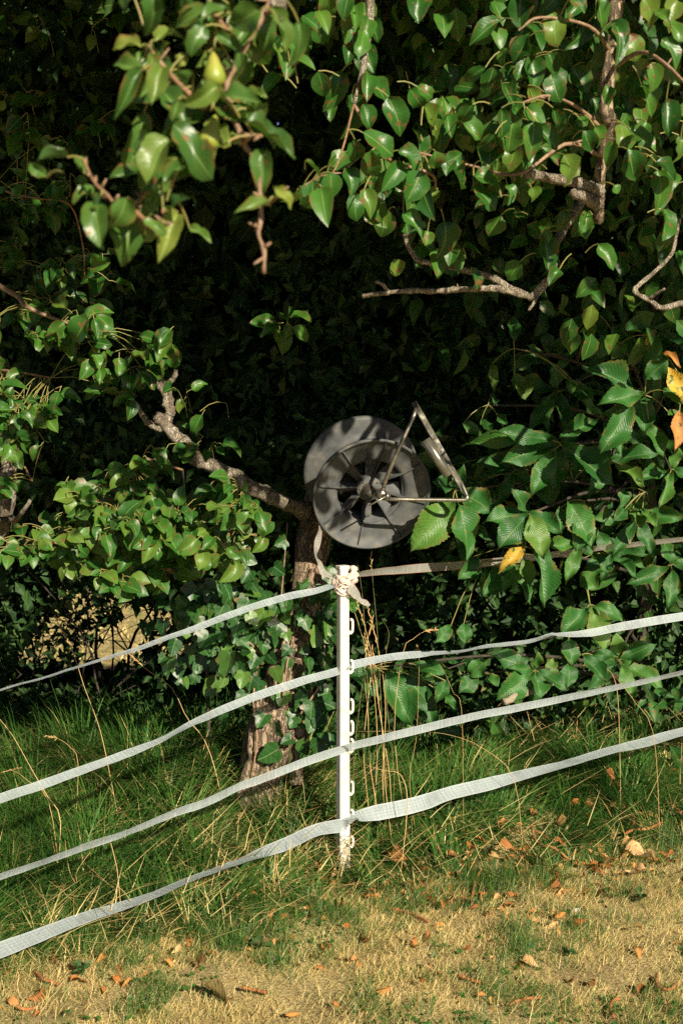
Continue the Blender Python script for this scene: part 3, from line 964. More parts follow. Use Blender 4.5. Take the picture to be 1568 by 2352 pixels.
right = [(350, -20, 350, 88, 112), (700, 0, 735, 80, 75), (820, -10, 815, 127, 112), (730, 95, 590, 170, 85), (970, 60, 985, 197, 105), (1000, 190, 1040, 290, 85), (865, 165, 785, 292, 115),
         (770, 225, 720, 300, 65), (700, 300, 655, 468, 112), (660, 310, 555, 372, 55), (870, 280, 780, 372, 65), (875, 260, 895, 412, 95), (960, 345, 998, 458, 105), (1060, 310, 1130, 428, 122),
         (1230, 345, 1225, 410, 45), (1150, 450, 1195, 533, 85), (600, 480, 535, 572, 72), (750, 440, 680, 472, 55), (735, 495, 735, 640, 75), (770, 450, 835, 540, 65), (840, 500, 942, 562, 85),
         (885, 560, 870, 716, 95), (900, 570, 992, 692, 95), (970, 495, 1010, 637, 75), (705, 615, 630, 702, 65), (1020, 710, 1085, 832, 112), (1245, 640, 1220, 777, 65), (1280, 570, 1305, 665, 82),
         (1320, 590, 1445, 692, 85), (1375, 385, 1440, 532, 92), (1315, 685, 1350, 837, 115), (1490, 455, 1502, 628, 95), (1050, -10, 1120, 45, 75), (1170, -10, 1210, 127, 95), (1380, -10, 1462, 102, 115),
         (1240, 100, 1300, 212, 115), (1330, 155, 1350, 272, 105), (1290, 180, 1310, 302, 65), (1390, 110, 1440, 272, 85), (1480, 90, 1580, 165, 80), (1470, 180, 1562, 295, 95), (1420, 290, 1455, 402, 85),
         (130, 70, 170, 197, 75), (100, 200, 150, 332, 85), (20, 120, 90, 272, 85), (130, 370, 243, 472, 105), (215, 445, 290, 612, 122), (48, 430, 62, 617, 105), (100, 480, 132, 592, 85),
         (100, 610, 250, 702, 112), (60, 640, 70, 750, 80), (190, 730, 170, 842, 105), (262, 690, 372, 772, 105), (370, 785, 298, 932, 125), (430, 695, 430, 782, 85), (480, 745, 555, 710, 75),
         (440, 868, 382, 935, 65), (60, 885, 68, 1012, 85), (130, 955, 165, 1032, 85), (395, 1060, 390, 1125, 62), (470, 1015, 502, 1172, 130), (432, 1145, 455, 1262, 82), (760, 850, 800, 905, 60),
         (1030, 965, 1008, 1050, 60), (1135, 995, 1110, 1090, 70), (930, 1055, 962, 1112, 45), (1250, 850, 1270, 890, 50), (0, 330, -40, 480, 90), (20, 700, -30, 760, 90), (120, 780, 160, 880, 60),
         (1110, 600, 1150, 700, 80), (1090, 540, 1120, 570, 60), (930, 1080, 960, 1240, 90), (640, 740, 650, 790, 30), (870, 860, 900, 915, 70), (790, 980, 850, 1000, 60), (1160, 580, 1210, 660, 70),
         (1500, 90, 1440, 40, 70), (1540, 0, 1500, 90, 90), (1555, 640, 1570, 740, 90), (500, 720, 480, 800, 70), (30, 770, 60, 880, 80), (225, 830, 275, 900, 80), (1400, 560, 1360, 640, 70),
         (600, 1230, 640, 1330, 70), (1180, 1120, 1250, 1240, 85), (240, 1190, 260, 1270, 80), (820, 1200, 760, 1290, 90), (1000, 1235, 950, 1300, 60)]
for i, (bx, by, tx, ty, w) in enumerate(right):
    dep = 3.05 if by < 900 else 3.55
    if not lets_sun(tuple(P(784 + (bx + tx) / 4, (by + ty) / 4, dep)), 0.045)[0]:
        dep += 0.22 if by < 900 else -0.3
    if bx > 1350 and by < 350:
        dep = 2.75
    hung_leaf(LM_PEAR, 784 + bx / 2, by / 2, 784 + tx / 2, ty / 2, w / 2, dep + random.uniform(-0.12, 0.12), random.uniform(-0.03, 0.03), 0.4)
# leaf sprays filling the right-hand boughs and the space between them
for (cx, cy, rx, ry, dep, n) in [(1000, 300, 190, 190, 3.2, 34), (1300, 200, 250, 180, 3.35, 60), (1480, 330, 110, 170, 3.3, 24), (820, 60, 110, 90, 3.2, 14), (1190, 330, 120, 90, 3.5, 20), (690, 110, 100, 100, 2.75, 18), (730, 420, 55, 50, 2.75, 9), (880, 390, 90, 90, 3.15, 16), (650, 730, 26, 26, 4.2, 6), (1010, 560, 120, 40, 3.8, 12)]:
    for _ in range(n):
        x, y = random.gauss(cx, rx * 0.5), random.gauss(cy, ry * 0.5)
        an = random.gauss(1.4, 0.55)
        if not lets_sun(tuple(P(x, y + 30, dep)), 0.07)[0]:
            continue
        ln = random.uniform(46, 74) * (0.8 if dep > 3.7 else 1.0)
        hung_leaf(LM_PEAR, x, y, x + math.cos(an) * ln, y + math.sin(an) * ln, ln * random.uniform(0.6, 0.8), dep + random.uniform(-0.25, 0.35), random.uniform(-0.05, 0.05), 0.6)
if overflow:
    link('spray_foliage', scatter_mesh('spray_foliage', low_leaf(prof_pear, 7, 4), np.array([tuple(q[0]) for q in overflow]), np.array([tuple(q[1]) for q in overflow]), np.array([tuple(q[2]) for q in overflow]), np.array([q[3] for q in overflow]), np.array([q[4] for q in overflow]), M['pear_mass'], rng.random(len(overflow))), pt, kind='stuff')
stalks('leaf_stalks', stalk_pairs, pt, M['petiole'])

# pears on the near bough
for (px, py, r) in ((492, 168, 0.030), (484, 312, 0.029)):
    mb = MB()
    prof = [(r_ * 0.48, z_ * 0.48) for r_, z_ in [(0.001, 0.055), (0.004, 0.052), (0.012, 0.040), (0.017, 0.026), (0.025, 0.008), (0.030, -0.008), (0.028, -0.022), (0.018, -0.033), (0.005, -0.034), (0.001, -0.031)]]
    c = P(px, py, NB - 0.045)
    mb.lathe(prof, 18, Matrix.Translation(c) @ Matrix.Rotation(random.uniform(-.3, .3), 4, 'Y'))
    o = mb.build('pear', M['pear'], pt, label='yellow-green unripe pear on the near bough')
    q, _ = nearest(c + Vector((0, 0, 0.032)), paths)
    mb = MB()
    mb.tube(smooth_path([c + Vector((0, 0, 0.030)), c + Vector((0.004, 0, 0.042)), q], 6), 0.0015, 5)
    mb.build('fruit_stalk', M['petiole'], pt)


# unseen crown above the frame, added and shaped to shade the hollow behind the fence
def crown_points(n):
    out = []
    while len(out) < n:
        p = np.array([rng.uniform(-3.0, 4.6), rng.uniform(-2.15, 1.4), rng.uniform(1.9, 4.4)])
        xl = p[0] + 0.532 * p[1]
        zmin = max(1.53 + 0.283 * (p[1] + 4.65) + 0.14, (1.80 if xl < -0.12 else 1.58) - 0.5524 * p[1] + CROWN_LIFT)
        k = noise.noise(Vector(p) * 1.3)
        if p[2] < zmin + 0.10 * k or k < -0.5:
            continue
        out.append(p)
    return np.array(out)


CROWN_LIFT = 0.0
n = 30000
bp = crown_points(n)
bp = bp[lets_sun(bp, 0.085)]
n = len(bp)
yd = rng.normal(0, 1, (n, 3)) + np.array([0, -0.2, -0.6])
nm = rng.normal(0, 0.7, (n, 3)) + np.array([0.1, -0.5, 0.8])
ln = rng.uniform(0.095, 0.15, n)
link('foliage', scatter_mesh('shading_crown', LOW_TINY, bp, yd, nm, ln, ln * 0.72, M['pear_mass'], rng.random(n)), pt, kind='stuff')
# darker inner foliage of the crown seen behind the boughs
n = 5200
bp = np.stack([rng.uniform(-1.6, 1.9, n), rng.uniform(-0.5, 1.0, n), rng.uniform(1.75, 3.3, n)], 1)
keep = []
for p in bp:
    k = noise.noise(Vector(p) * 1.9 + Vector((5, 2, 1)))
    keep.append(k > -0.05 and (p[0] > 0.42 + 0.5 * (2.3 - p[2]) or p[2] > 2.75) and not (p[0] < 0 and p[2] < 2.9))
bp = bp[np.array(keep)]
bp = bp[lets_sun(bp)]
n = len(bp)
yd = rng.normal(0, 0.6, (n, 3)) + np.array([0, -0.2, -0.8])
nm = rng.normal(0, 0.5, (n, 3)) + np.array([0.2, -0.8, 0.4])
ln = rng.uniform(0.05, 0.085, n)
link('shaded_foliage', scatter_mesh('pear_inner', LOW_PEAR, bp, yd, nm, ln, ln * 0.68, M['pear_mass'], rng.random(n)), pt, kind='stuff')
bp = []
while len(bp) < 560:
    x_, y_ = rng.uniform(1000, 1640), rng.uniform(-60, 300)
    if noise.noise(Vector((x_ * 0.008, y_ * 0.008, 4.0))) + (0.25 if x_ > 1150 else 0) > 0.0 + max(0, (y_ - 430) / 400):
        bp.append(tuple(P(x_, y_, rng.uniform(3.3, 4.3))))
bp = np.array(bp)
bp = bp[lets_sun(bp)]
n = len(bp)
yd = rng.normal(0, 0.45, (n, 3)) + np.array([0, -0.2, -0.9])
nm = rng.normal(0, 0.4, (n, 3)) + np.array([0.25, -0.9, 0.3])
ln = rng.uniform(0.05, 0.08, n)
link('bough_foliage', scatter_mesh('bough_foliage', LOW_PEAR, bp, yd, nm, ln, ln * 0.7, M['pear_mass'], rng.random(n)), pt, kind='stuff')

# ------------------------------------------------------------------ ivy on the trunk
iv_base = P(560, 1800, 4.84)
iv = root('ivy', (iv_base.x, iv_base.y, H(iv_base.x, iv_base.y)), 'dark green ivy climbing the leaning trunk and hanging to its left', 'ivy')
for pts in ([P(575, 1800, 4.84), P(590, 1700, 4.84), P(582, 1600, 4.84), P(600, 1500, 4.84), P(640, 1400, 4.84), P(652, 1300, 4.9), P(660, 1200, 4.9)],
            [P(690, 1640, 4.84), P(740, 1560, 4.84), P(745, 1480, 4.84), P(740, 1400, 4.9), P(700, 1330, 4.9)],
            [P(650, 1600, 4.84), P(660, 1520, 4.84), P(680, 1440, 4.9), P(720, 1300, 4.9)],
            [P(600, 1500, 4.84), P(540, 1450, 4.84), P(450, 1400, 4.85), P(420, 1440, 4.84), P(410, 1500, 4.84)]):
    branch('stem', pts, 0.0042, 0.002, iv, M['twig'], seg=6, n=30)
spots = [(665, 1555, 62), (700, 1590, 58), (640, 1530, 50), (745, 1500, 60), (690, 1500, 55), (600, 1480, 70), (520, 1400, 80), (440, 1385, 90), (470, 1440, 70), (560, 1430, 70), (530, 1500, 70), (590, 1560, 66),
         (560, 1530, 66), (640, 1720, 66), (700, 1700, 60), (730, 1610, 52), (740, 1680, 52), (690, 1640, 50), (715, 1420, 50), (735, 1360, 48), (610, 1400, 60), (540, 1370, 64), (640, 1380, 50), (500, 1340, 70), (450, 1340, 66),
         (425, 1410, 70), (470, 1500, 64), (500, 1560, 60), (610, 1640, 46), (745, 1420, 44), (760, 1530, 46), (755, 1590, 50), (750, 1460, 40), (620, 1440, 60), (660, 1460, 50), (580, 1350, 60)]
spots = [(a, b, c * 0.82) for a, b, c in spots if abs(a - float(np.interp(b, [1300, 1380, 1490, 1610, 1700, 1790], [712, 700, 668, 640, 618, 598]))) > 34 or b < 1340 or random.random() < 0.45]
for _ in range(262):
    r = random.random()
    if r < 0.60:
        x, y = random.gauss(510, 62), random.gauss(1425, 78)
    elif r < 0.8:
        t = random.random()
        x, y = 750 - 60 * t + random.gauss(0, 28), 1300 + 430 * t
    else:
        t = random.random()
        x, y = 705 - 90 * t + random.gauss(0, 26), 1330 + 330 * t
    tx_ = float(np.interp(y, [1300, 1380, 1490, 1610, 1700, 1790], [712, 700, 668, 640, 618, 598]))
    if abs(x - tx_ + 4) < 46 and y > 1330 and random.random() < 0.72:
        continue
    if 545 < x < 625 and 1640 < y < 1760:
        continue
    spots.append((x, y, random.uniform(22, 45)))
for (x, y, s) in spots:
    # leaves left of the trunk hang a little nearer, those on it sit on the bark
    dep = 4.80 + random.uniform(-0.09, 0.12) if x < 580 else 4.86 + random.uniform(-0.04, 0.03)
    an = random.gauss(1.65, 0.55)
    b = P(x, y, dep)
    t = P(x + math.cos(an) * s, y + math.sin(an) * s, dep - random.uniform(0.0, 0.03))
    nr = TOCAM * 0.8 + SUN * 0.1 + Vector((-0.1, 0, 0.3)) + rv(0.75)
    place_leaf(LM_IVY, iv, b, t, (t - b).length * random.uniform(0.95, 1.2), nr)

# ------------------------------------------------------------------ round-leaved young pear on the left
def twig_plant(r, stems, sprays, meshes, mass, masses, stalk_mat, group_n, leaf_w=0.8):
    """stems: list of point lists; sprays: (x, y, rx, ry, depth, count, size)"""
    pths = []
    for pts, r0, r1, mt in stems:
        branch('branch', pts, r0, r1, r, mt, paths=pths)
    pairs, cnt = [], 0
    rest = []
    for (cx, cy, rx, ry, dep, n, size) in sprays:
        k = 0
        while k < n:
            # a short twig with a handful of leaves
            x, y = random.uniform(-1, 1), random.uniform(-1, 1)
            if x * x + y * y > 1:
                continue
            d0 = dep + random.uniform(-0.16, 0.16)
            b = P(cx + x * rx, cy + y * ry, d0)
            q, dist = nearest(b, pths)
            m = random.randint(3, 6)
            tip = b + Vector((random.uniform(-.08, .08), random.uniform(-.10, .0), random.uniform(-.04, .07)))
            n_before = len(pairs)
            for j in range(m):
                s = b.lerp(tip, j / max(1, m - 1))
                dr = U(Vector((random.gauss(0, 0.8), random.gauss(-0.45, 0.5), random.gauss(-0.45, 0.5))))
                ll = size * random.uniform(0.65, 1.15)
                st = s + dr * 0.02
                if not lets_sun(tuple(st + dr * ll * 0.5), 0.06)[0]:
                    k += 1
                    continue
                nr = TOCAM * 0.55 + SUN * 0.6 + Vector((0, 0, 0.45)) + rv(0.5)
                pairs.append((st, s))
                if cnt < group_n:
                    place_leaf(meshes, r, st, st + dr * ll, ll * leaf_w * random.uniform(0.85, 1.1), nr)
                    cnt += 1
                else:
                    rest.append((st, dr, nr, ll))
                k += 1
            if len(pairs) > n_before:
                pairs.append((b, q if q is not None and dist < 0.28 else b + Vector((0, 0.12, -0.05))))
                pairs.append((tip, b))
    stalks('leaf_stalks', pairs, r, stalk_mat, 0.0014)
    if rest:
        a = np.array([tuple(q[0]) for q in rest]); b = np.array([tuple(q[1]) for q in rest]); c = np.array([tuple(q[2]) for q in rest]); l = np.array([q[3] for q in rest])
        link('foliage', scatter_mesh('foliage', LOW_PEAR, a, b, c, l, l * leaf_w, masses, rng.random(len(rest))), r, kind='stuff')


sb = P(480, 1760, 5.12)
shrub = root('young_pear', (sb.x, sb.y, H(sb.x, sb.y)), 'young pear shrub with round bright leaves left of the ivy', 'shrub')
g0 = Vector((sb.x, sb.y, H(sb.x, sb.y) - 0.02))
twig_plant(shrub,
           [([g0, P(475, 1500, 5.08), P(460, 1350, 4.9), P(430, 1220, 4.65), P(420, 1080, 4.48)], 0.008, 0.003, M['dark_twig']),
            ([P(455, 1330, 4.85), P(330, 1290, 4.65), P(150, 1250, 4.48), P(60, 1240, 4.48)], 0.009, 0.003, M['twig']),
            ([P(445, 1290, 4.75), P(470, 1260, 4.6), P(520, 1220, 4.48), P(590, 1230, 4.48)], 0.009, 0.003, M['twig']),
            ([P(380, 1200, 4.6), P(300, 1150, 4.48), P(200, 1150, 4.44)], 0.007, 0.003, M['twig']),
            ([P(420, 1080, 4.48), P(340, 1055, 4.44), P(310, 1080, 4.4)], 0.004, 0.002, M['orange_twig']),
            ([P(380, 1200, 4.6), P(470, 1130, 4.48), P(540, 1170, 4.44)], 0.006, 0.003, M['twig'])],
           [(330, 1190, 110, 80, 4.38, 105, 0.066), (210, 1180, 110, 65, 4.42, 55, 0.062), (480, 1205, 110, 75, 4.40, 85, 0.064), (330, 1060, 55, 45, 4.38, 14, 0.066), (250, 1270, 190, 45, 4.44, 70, 0.060),
            (560, 1170, 40, 45, 4.38, 14, 0.064), (300, 1310, 60, 50, 4.42, 16, 0.06), (90, 1260, 90, 40, 4.46, 22, 0.055), (330, 1200, 260, 110, 4.62, 160, 0.06)],
           LM_CLUMP, None, M['clump_mass'], M['petiole'], 300, 0.80)

# ------------------------------------------------------------------ pear tree at the left edge
lb = P(-80, 1800, 5.35)
lt = root('pear_tree', (lb.x, lb.y, H(lb.x, lb.y)), 'shaded pear tree with dark leaves reaching in from the edge beside the young pear shrub', 'tree')
l0 = Vector((lb.x, lb.y, H(lb.x, lb.y) - 0.03))
tr_pts = [l0, P(-70, 1500, 5.3), P(-35, 1300, 5.2), P(6, 1200, 5.05), P(18, 1120, 5.0), P(20, 1000, 5.05), P(-30, 850, 5.1), P(-60, 650, 5.1), P(-80, 300, 5.0), P(-60, 0, 4.9)]
V, Fc = tube(smooth_path(tr_pts, 44), [0.042 - 0.02 * i / 43 for i in range(44)], 12, bumpy=0.35, seed=5)
link('trunk', make_mesh('trunk', V, Fc, M['branch_bark']), lt)
twig_plant(lt,
           [([P(-70, 500, 5.1), P(-30, 640, 4.6), P(0, 657, 4.5), P(40, 680, 4.45), P(67, 707, 4.4), P(150, 740, 4.4), P(220, 760, 4.4)], 0.012, 0.004, M['twig']),
            ([P(-30, 850, 5.1), P(0, 850, 4.7), P(60, 857, 4.6), P(117, 868, 4.55)], 0.006, 0.003, M['orange_twig']),
            ([P(-75, 350, 5.05), P(0, 430, 4.6), P(80, 455, 4.4), P(160, 470, 4.4), P(190, 560, 4.4), P(195, 640, 4.4)], 0.005, 0.0018, M['orange_twig']),
            ([P(-20, 960, 5.05), P(20, 1010, 4.8), P(50, 1060, 4.7), P(75, 1105, 4.65)], 0.006, 0.003, M['orange_twig']),
            ([P(30, 1190, 5.0), P(0, 1195, 4.8), P(-30, 1190, 4.7)], 0.012, 0.008, M['branch_bark']),
            ([P(35, 1200, 5.0), P(50, 1180, 4.85), P(70, 1150, 4.8)], 0.010, 0.006, M['branch_bark'])],
           [(45, 930, 60, 90, 4.55, 62, 0.062), (90, 450, 90, 40, 4.4, 26, 0.065), (60, 730, 70, 50, 4.45, 26, 0.066), (190, 740, 70, 60, 4.45, 26, 0.078), (230, 800, 90, 60, 4.55, 20, 0.07), (190, 650, 70, 60, 4.5, 12, 0.075),
            (15, 1080, 25, 60, 4.6, 14, 0.06), (110, 960, 60, 60, 4.6, 16, 0.06), (350, 800, 50, 50, 4.6, 8, 0.085), (250, 890, 30, 40, 4.6, 5, 0.07), (480, 960, 80, 80, 4.7, 22, 0.065), (655, 740, 30, 30, 4.5, 8, 0.075),
            (120, 580, 130, 120, 4.7, 40, 0.06), (150, 200, 160, 180, 4.8, 30, 0.06), (90, 330, 60, 40, 4.5, 9, 0.07)],
           LM_PEAR, None, M['pear_mass'], M['petiole'], 300, 0.72)

for (bx, by, tx, ty, w) in [(352, 800, 385, 850, 44), (340, 815, 372, 872, 40), (395, 790, 402, 848, 40), (372, 760, 345, 820, 42), (330, 850, 318, 900, 34)]:
    place_leaf(LM_PEAR, lt, P(bx, by, 4.68), P(tx, ty, 4.70), w / F * 4.7, TOCAM * 0.8 + SUN * 0.4 + rv(0.4))

# ------------------------------------------------------------------ sweet chestnut on the right
cb = Vector((1.30, 1.45, 0))
cz = H(cb.x, cb.y)
ch = root('chestnut_tree', (cb.x, cb.y, cz), 'young chestnut tree with large toothed leaves in whorls behind the tapes', 'tree')
cpaths = []
g = Vector((cb.x, cb.y, cz - 0.03))
branch('trunk', [g, Vector((1.28, 1.4, 0.5)), Vector((1.30, 1.3, 1.0)), Vector((1.25, 1.2, 1.6)), Vector((1.3, 1.2, 2.3))], 0.035, 0.014, ch, M['dark_twig'], n=20, paths=cpaths)
hubs = {'W1': (1044, 1127, 4.75), 'W2': (1209, 1182, 4.65), 'W3': (1289, 1022, 4.7), 'W4': (1479, 907, 4.45), 'W5': (1566, 880, 4.4), 'W7': (1229, 1541, 5.15), 'W8': (1079, 1549, 5.1), 'W9': (1354, 1389, 5.3), 'W10': (850, 1535, 5.05), 'W11': (1110, 1290, 4.8), 'W13': (1334, 1504, 5.25), 'W14': (1420, 790, 4.7), 'W15': (1180, 800, 4.9), 'W16': (1340, 1150, 4.8), 'W17': (1480, 1130, 4.85), 'W18': (1120, 930, 4.9)}
for k, (x, y, d) in hubs.items():
    hp = P(x, y, d)
    q, dist = nearest(hp + Vector((0, 0.2, -0.35)), cpaths[:1])
    branch('branch', [q, q.lerp(hp, 0.5) + Vector((0, 0.03, 0.05)), hp], 0.009, 0.0035, ch, M['dark_twig'], n=10, paths=cpaths)


def chest(hub, bx, by, tx, ty, w, mesh=None, dd=None, name='leaf', label=None):
    x, y, d = hubs[hub]
    d += random.uniform(-0.05, 0.05)
    b, t = P(bx, by, d), P(tx, ty, d - 0.05 if dd is None else d + dd)
    nr = TOCAM * 0.8 + SUN * 0.45 + Vector((0, 0, 0.3)) + rv(0.3)
    o = place_leaf(LM_CHES, ch, b, t, w / F * d * 0.93, nr, mesh=mesh)
    if label:
        o['label'] = label
    cpairs.append((b, P(x, y, hubs[hub][2])))


cpairs = []


def six(h, bx, by, tx, ty, w, **k):
    chest(h, 784 + bx / 2, 627 + by / 2, 784 + tx / 2, 627 + ty / 2, w / 2, **k)


def eig(h, bx, by, tx, ty, w, **k):
    chest(h, 784 + bx / 2, 1254 + by / 2, 784 + tx / 2, 1254 + ty / 2, w / 2, **k)


six('W1', 505, 985, 425, 955, 95); six('W1', 510, 1045, 320, 1285, 185); six('W1', 535, 1060, 615, 1310, 160); six('W1', 555, 1010, 700, 1095, 150); six('W1', 525, 985, 560, 880, 70)
six('W2', 840, 1105, 655, 1135, 130); six('W2', 850, 1115, 715, 1265, 150); six('W2', 860, 1110, 1015, 1190, 105); six('W2', 865, 1115, 935, 1310, 130); six('W2', 850, 1095, 790, 990, 90)
six('W3', 990, 790, 730, 850, 120); six('W3', 985, 800, 985, 988, 140); six('W3', 1015, 790, 1258, 982, 150); six('W3', 1000, 780, 1085, 735, 80); six('W3', 970, 820, 870, 1030, 110); six('W3', 965, 770, 690, 720, 100)
six('W3', 950, 760, 570, 755, 70)
six('W4', 1370, 540, 1115, 415, 115); six('W4', 1370, 555, 1175, 600, 125); six('W4', 1320, 620, 1188, 832, 145); six('W4', 1370, 570, 1400, 732, 130); six('W4', 1400, 480, 1500, 400, 110); six('W4', 1410, 700, 1485, 840, 95)
six('W4', 1480, 540, 1570, 590, 100); six('W4', 1500, 640, 1575, 680, 80)
six('W5', 1560, 590, 1515, 430, 100, mesh=LM_YEL[0], label='yellow dying leaf at the edge'); six('W5', 1550, 640, 1545, 805, 90, mesh=LM_ORA[0], label='orange dead leaf at the edge')
six('W5', 1480, 375, 1550, 395, 40, mesh=LM_ORA[1])
six('W14', 1270, 240, 1240, 330, 90); six('W14', 1260, 290, 1145, 380, 90); six('W14', 1180, 190, 1110, 185, 60); six('W14', 1300, 330, 1240, 390, 70); six('W14', 1400, 285, 1410, 310, 30, mesh=LM_YEL[1])
six('W15', 795, 475, 845, 585, 125); six('W15', 780, 210, 800, 310, 75); six('W15', 690, 420, 705, 540, 50); six('W15', 1040, 490, 1060, 550, 60); six('W15', 1090, 520, 1160, 580, 50)
six('W16', 1040, 1050, 1170, 1254, 150); six('W16', 1000, 1080, 1010, 1200, 70); six('W16', 1120, 1110, 1080, 1280, 110)
six('W17', 1300, 990, 1290, 1080, 70); six('W17', 1300, 1085, 1250, 1140, 80); six('W17', 1330, 1090, 1380, 1180, 80); six('W17', 1380, 1090, 1450, 1170, 60); six('W17', 1310, 1080, 1400, 1080, 50)
six('W18', 690, 560, 710, 600, 50); six('W18', 640, 680, 690, 740, 60); six('W18', 720, 660, 760, 690, 60); six('W18', 560, 690, 650, 750, 60)
eig('W2', 905, -20, 930, 288, 130); eig('W2', 830, 10, 735, 100, 75, mesh=LM_YEL[1], label='yellowing leaf'); eig('W2', 840, 60, 870, 180, 80)
eig('W7', 880, 570, 675, 488, 115); eig('W7', 875, 585, 712, 712, 135); eig('W7', 890, 590, 915, 705, 105); eig('W7', 905, 580, 1042, 655, 105); eig('W7', 890, 560, 900, 485, 65); eig('W7', 870, 570, 760, 560, 60)
eig('W8', 590, 590, 660, 535, 95); eig('W8', 620, 600, 540, 675, 95); eig('W8', 680, 590, 720, 640, 60); eig('W8', 590, 580, 560, 510, 70)
eig('W9', 1160, 275, 1305, 335, 95); eig('W9', 1150, 285, 1225, 487, 125); eig('W9', 1125, 290, 1000, 410, 120); eig('W9', 1040, 430, 1065, 552, 95); eig('W9', 1110, 110, 1225, 95, 110); eig('W9', 1100, 130, 1180, 200, 110)
eig('W10', 30, 545, 170, 700, 150); eig('W10', 205, 590, 330, 830, 155); eig('W10', 270, 590, 405, 700, 125); eig('W10', 340, 545, 480, 580, 90); eig('W10', 480, 620, 435, 722, 75); eig('W10', 480, 690, 525, 745, 55); eig('W10', 30, 240, 60, 310, 90)
eig('W11', 625, 60, 540, 155, 85); eig('W11', 620, 110, 565, 182, 75); eig('W11', 725, 100, 645, 235, 85); eig('W11', 810, 95, 740, 212, 75); eig('W11', 500, 370, 440, 440, 70); eig('W11', 560, 360, 570, 450, 80)
eig('W13', 1110, 510, 1220, 620, 90); eig('W13', 1040, 545, 1050, 645, 95); eig('W13', 1150, 500, 1270, 500, 60); eig('W13', 1060, 480, 1010, 540, 60); eig('W13', 980, 520, 940, 600, 60)
# sunlit whorls filling the mass between the reel and the frame side
for (x, y, d) in [(1180, 1080, 4.95), (1330, 1250, 4.98), (1400, 1060, 4.85), (1460, 1190, 4.95), (1540, 1080, 4.8), (1540, 1300, 5.5), (1280, 900, 4.95), (1380, 960, 4.85), (1500, 760, 4.8), (1050, 1200, 5.0), (960, 1560, 5.3), (1420, 1520, 5.6)]:
    hubs['q'] = (x, y, d)
    q, _d = nearest(P(x, y, d), cpaths[:1])
    branch('branch', [q, q.lerp(P(x, y, d), 0.5) + Vector((0, 0.03, 0.04)), P(x, y, d)], 0.007, 0.003, ch, M['dark_twig'], n=8, seg=6)
    n_l = random.randint(4, 6)
    a0 = random.uniform(0, 6.28)
    for k in range(n_l):
        an = a0 + 6.28 * k / n_l + random.uniform(-0.3, 0.3)
        s = random.uniform(80, 130)
        chest('q', x + math.cos(an) * 8, y + math.sin(an) * 8, x + math.cos(an) * s, y + 0.8 * math.sin(an) * s + 22, s * random.uniform(0.36, 0.46))
# dimmer whorls further in
for _ in range(22):
    x, y = random.uniform(1010, 1560), random.uniform(720, 1330)
    d = random.uniform(5.25, 5.6)
    h = P(x, y, d)
    hubs['q'] = (x, y, d)
    q, _d = nearest(h, cpaths)
    for k in range(random.randint(3, 5)):
        an = random.uniform(0, 6.28)
        s = random.uniform(45, 90)
        chest('q', x, y, x + math.cos(an) * s, y + 0.8 * math.sin(an) * s + 15, s * 0.42)
    cpairs.append((h, q))
stalks('leaf_stalks', cpairs, ch, M['petiole'], 0.0019)
n = 1700
bp = np.stack([rng.uniform(0.25, 2.2, n), rng.uniform(0.85, 1.5, n), rng.uniform(0.1, 2.1, n)], 1)
keep = np.array([noise.noise(Vector(p) * 2.3 + Vector((1, 7, 3))) > 0.02 and not (p[0] < 1.0 and 0.55 < p[2] < 1.15) for p in bp])
bp = bp[keep]
n = len(bp)
yd = rng.normal(0, 0.6, (n, 3)) + np.array([0, -0.4, -0.6])
nm = rng.normal(0, 0.5, (n, 3)) + np.array([0.2, -0.8, 0.5])
ln = rng.uniform(0.06, 0.13, n)
link('shaded_foliage', scatter_mesh('chestnut_inner', LOW_PEAR, bp, yd, nm, ln, ln * 0.5, M['chestnut_mass'], rng.random(n)), ch, kind='stuff')

# ------------------------------------------------------------------ hedge and trees behind
def in_arch(p):
    """the low opening under the hedge through which the dry field shows"""
    t = (p[1] - 0.8) / 3.0
    cx = -0.92 - 0.47 * t
    half = 0.42 + 0.19 * t
    u = (p[0] - cx) / half
    if abs(u) > 1 or p[2] < float(hgt(p[0], p[1])) + 0.30:
        return False
    topz = 0.80 - 0.10 * t + 0.12 * noise.noise(Vector((p[0] * 5, p[1] * 2, 0)))
    return p[2] < topz * math.sqrt(max(0, 1 - u * u * 0.8))


def hedge_mesh(name, n, ylo, yhi, zhi, xlim, size, thr, seed, mat):
    bp = np.stack([rng.uniform(-xlim, xlim, n), rng.uniform(ylo, yhi, n), rng.uniform(-0.4, zhi, n)], 1)
    keep = []
    for p in bp:
        keep.append(noise.noise(Vector(p) * 1.6 + Vector((seed, 0, 0))) > thr and not in_arch(p))
    bp = bp[np.array(keep)]
    m = len(bp)
    yd = rng.normal(0, 0.7, (m, 3)) + np.array([0, -0.2, -0.5])
    nm = rng.normal(0, 0.6, (m, 3)) + np.array([0.1, -0.7, 0.5])
    ln = rng.uniform(0.7, 1.2, m) * size
    return scatter_mesh(name, LOW_TINY, bp, yd, nm, ln, ln * 0.62, mat, rng.random(m))


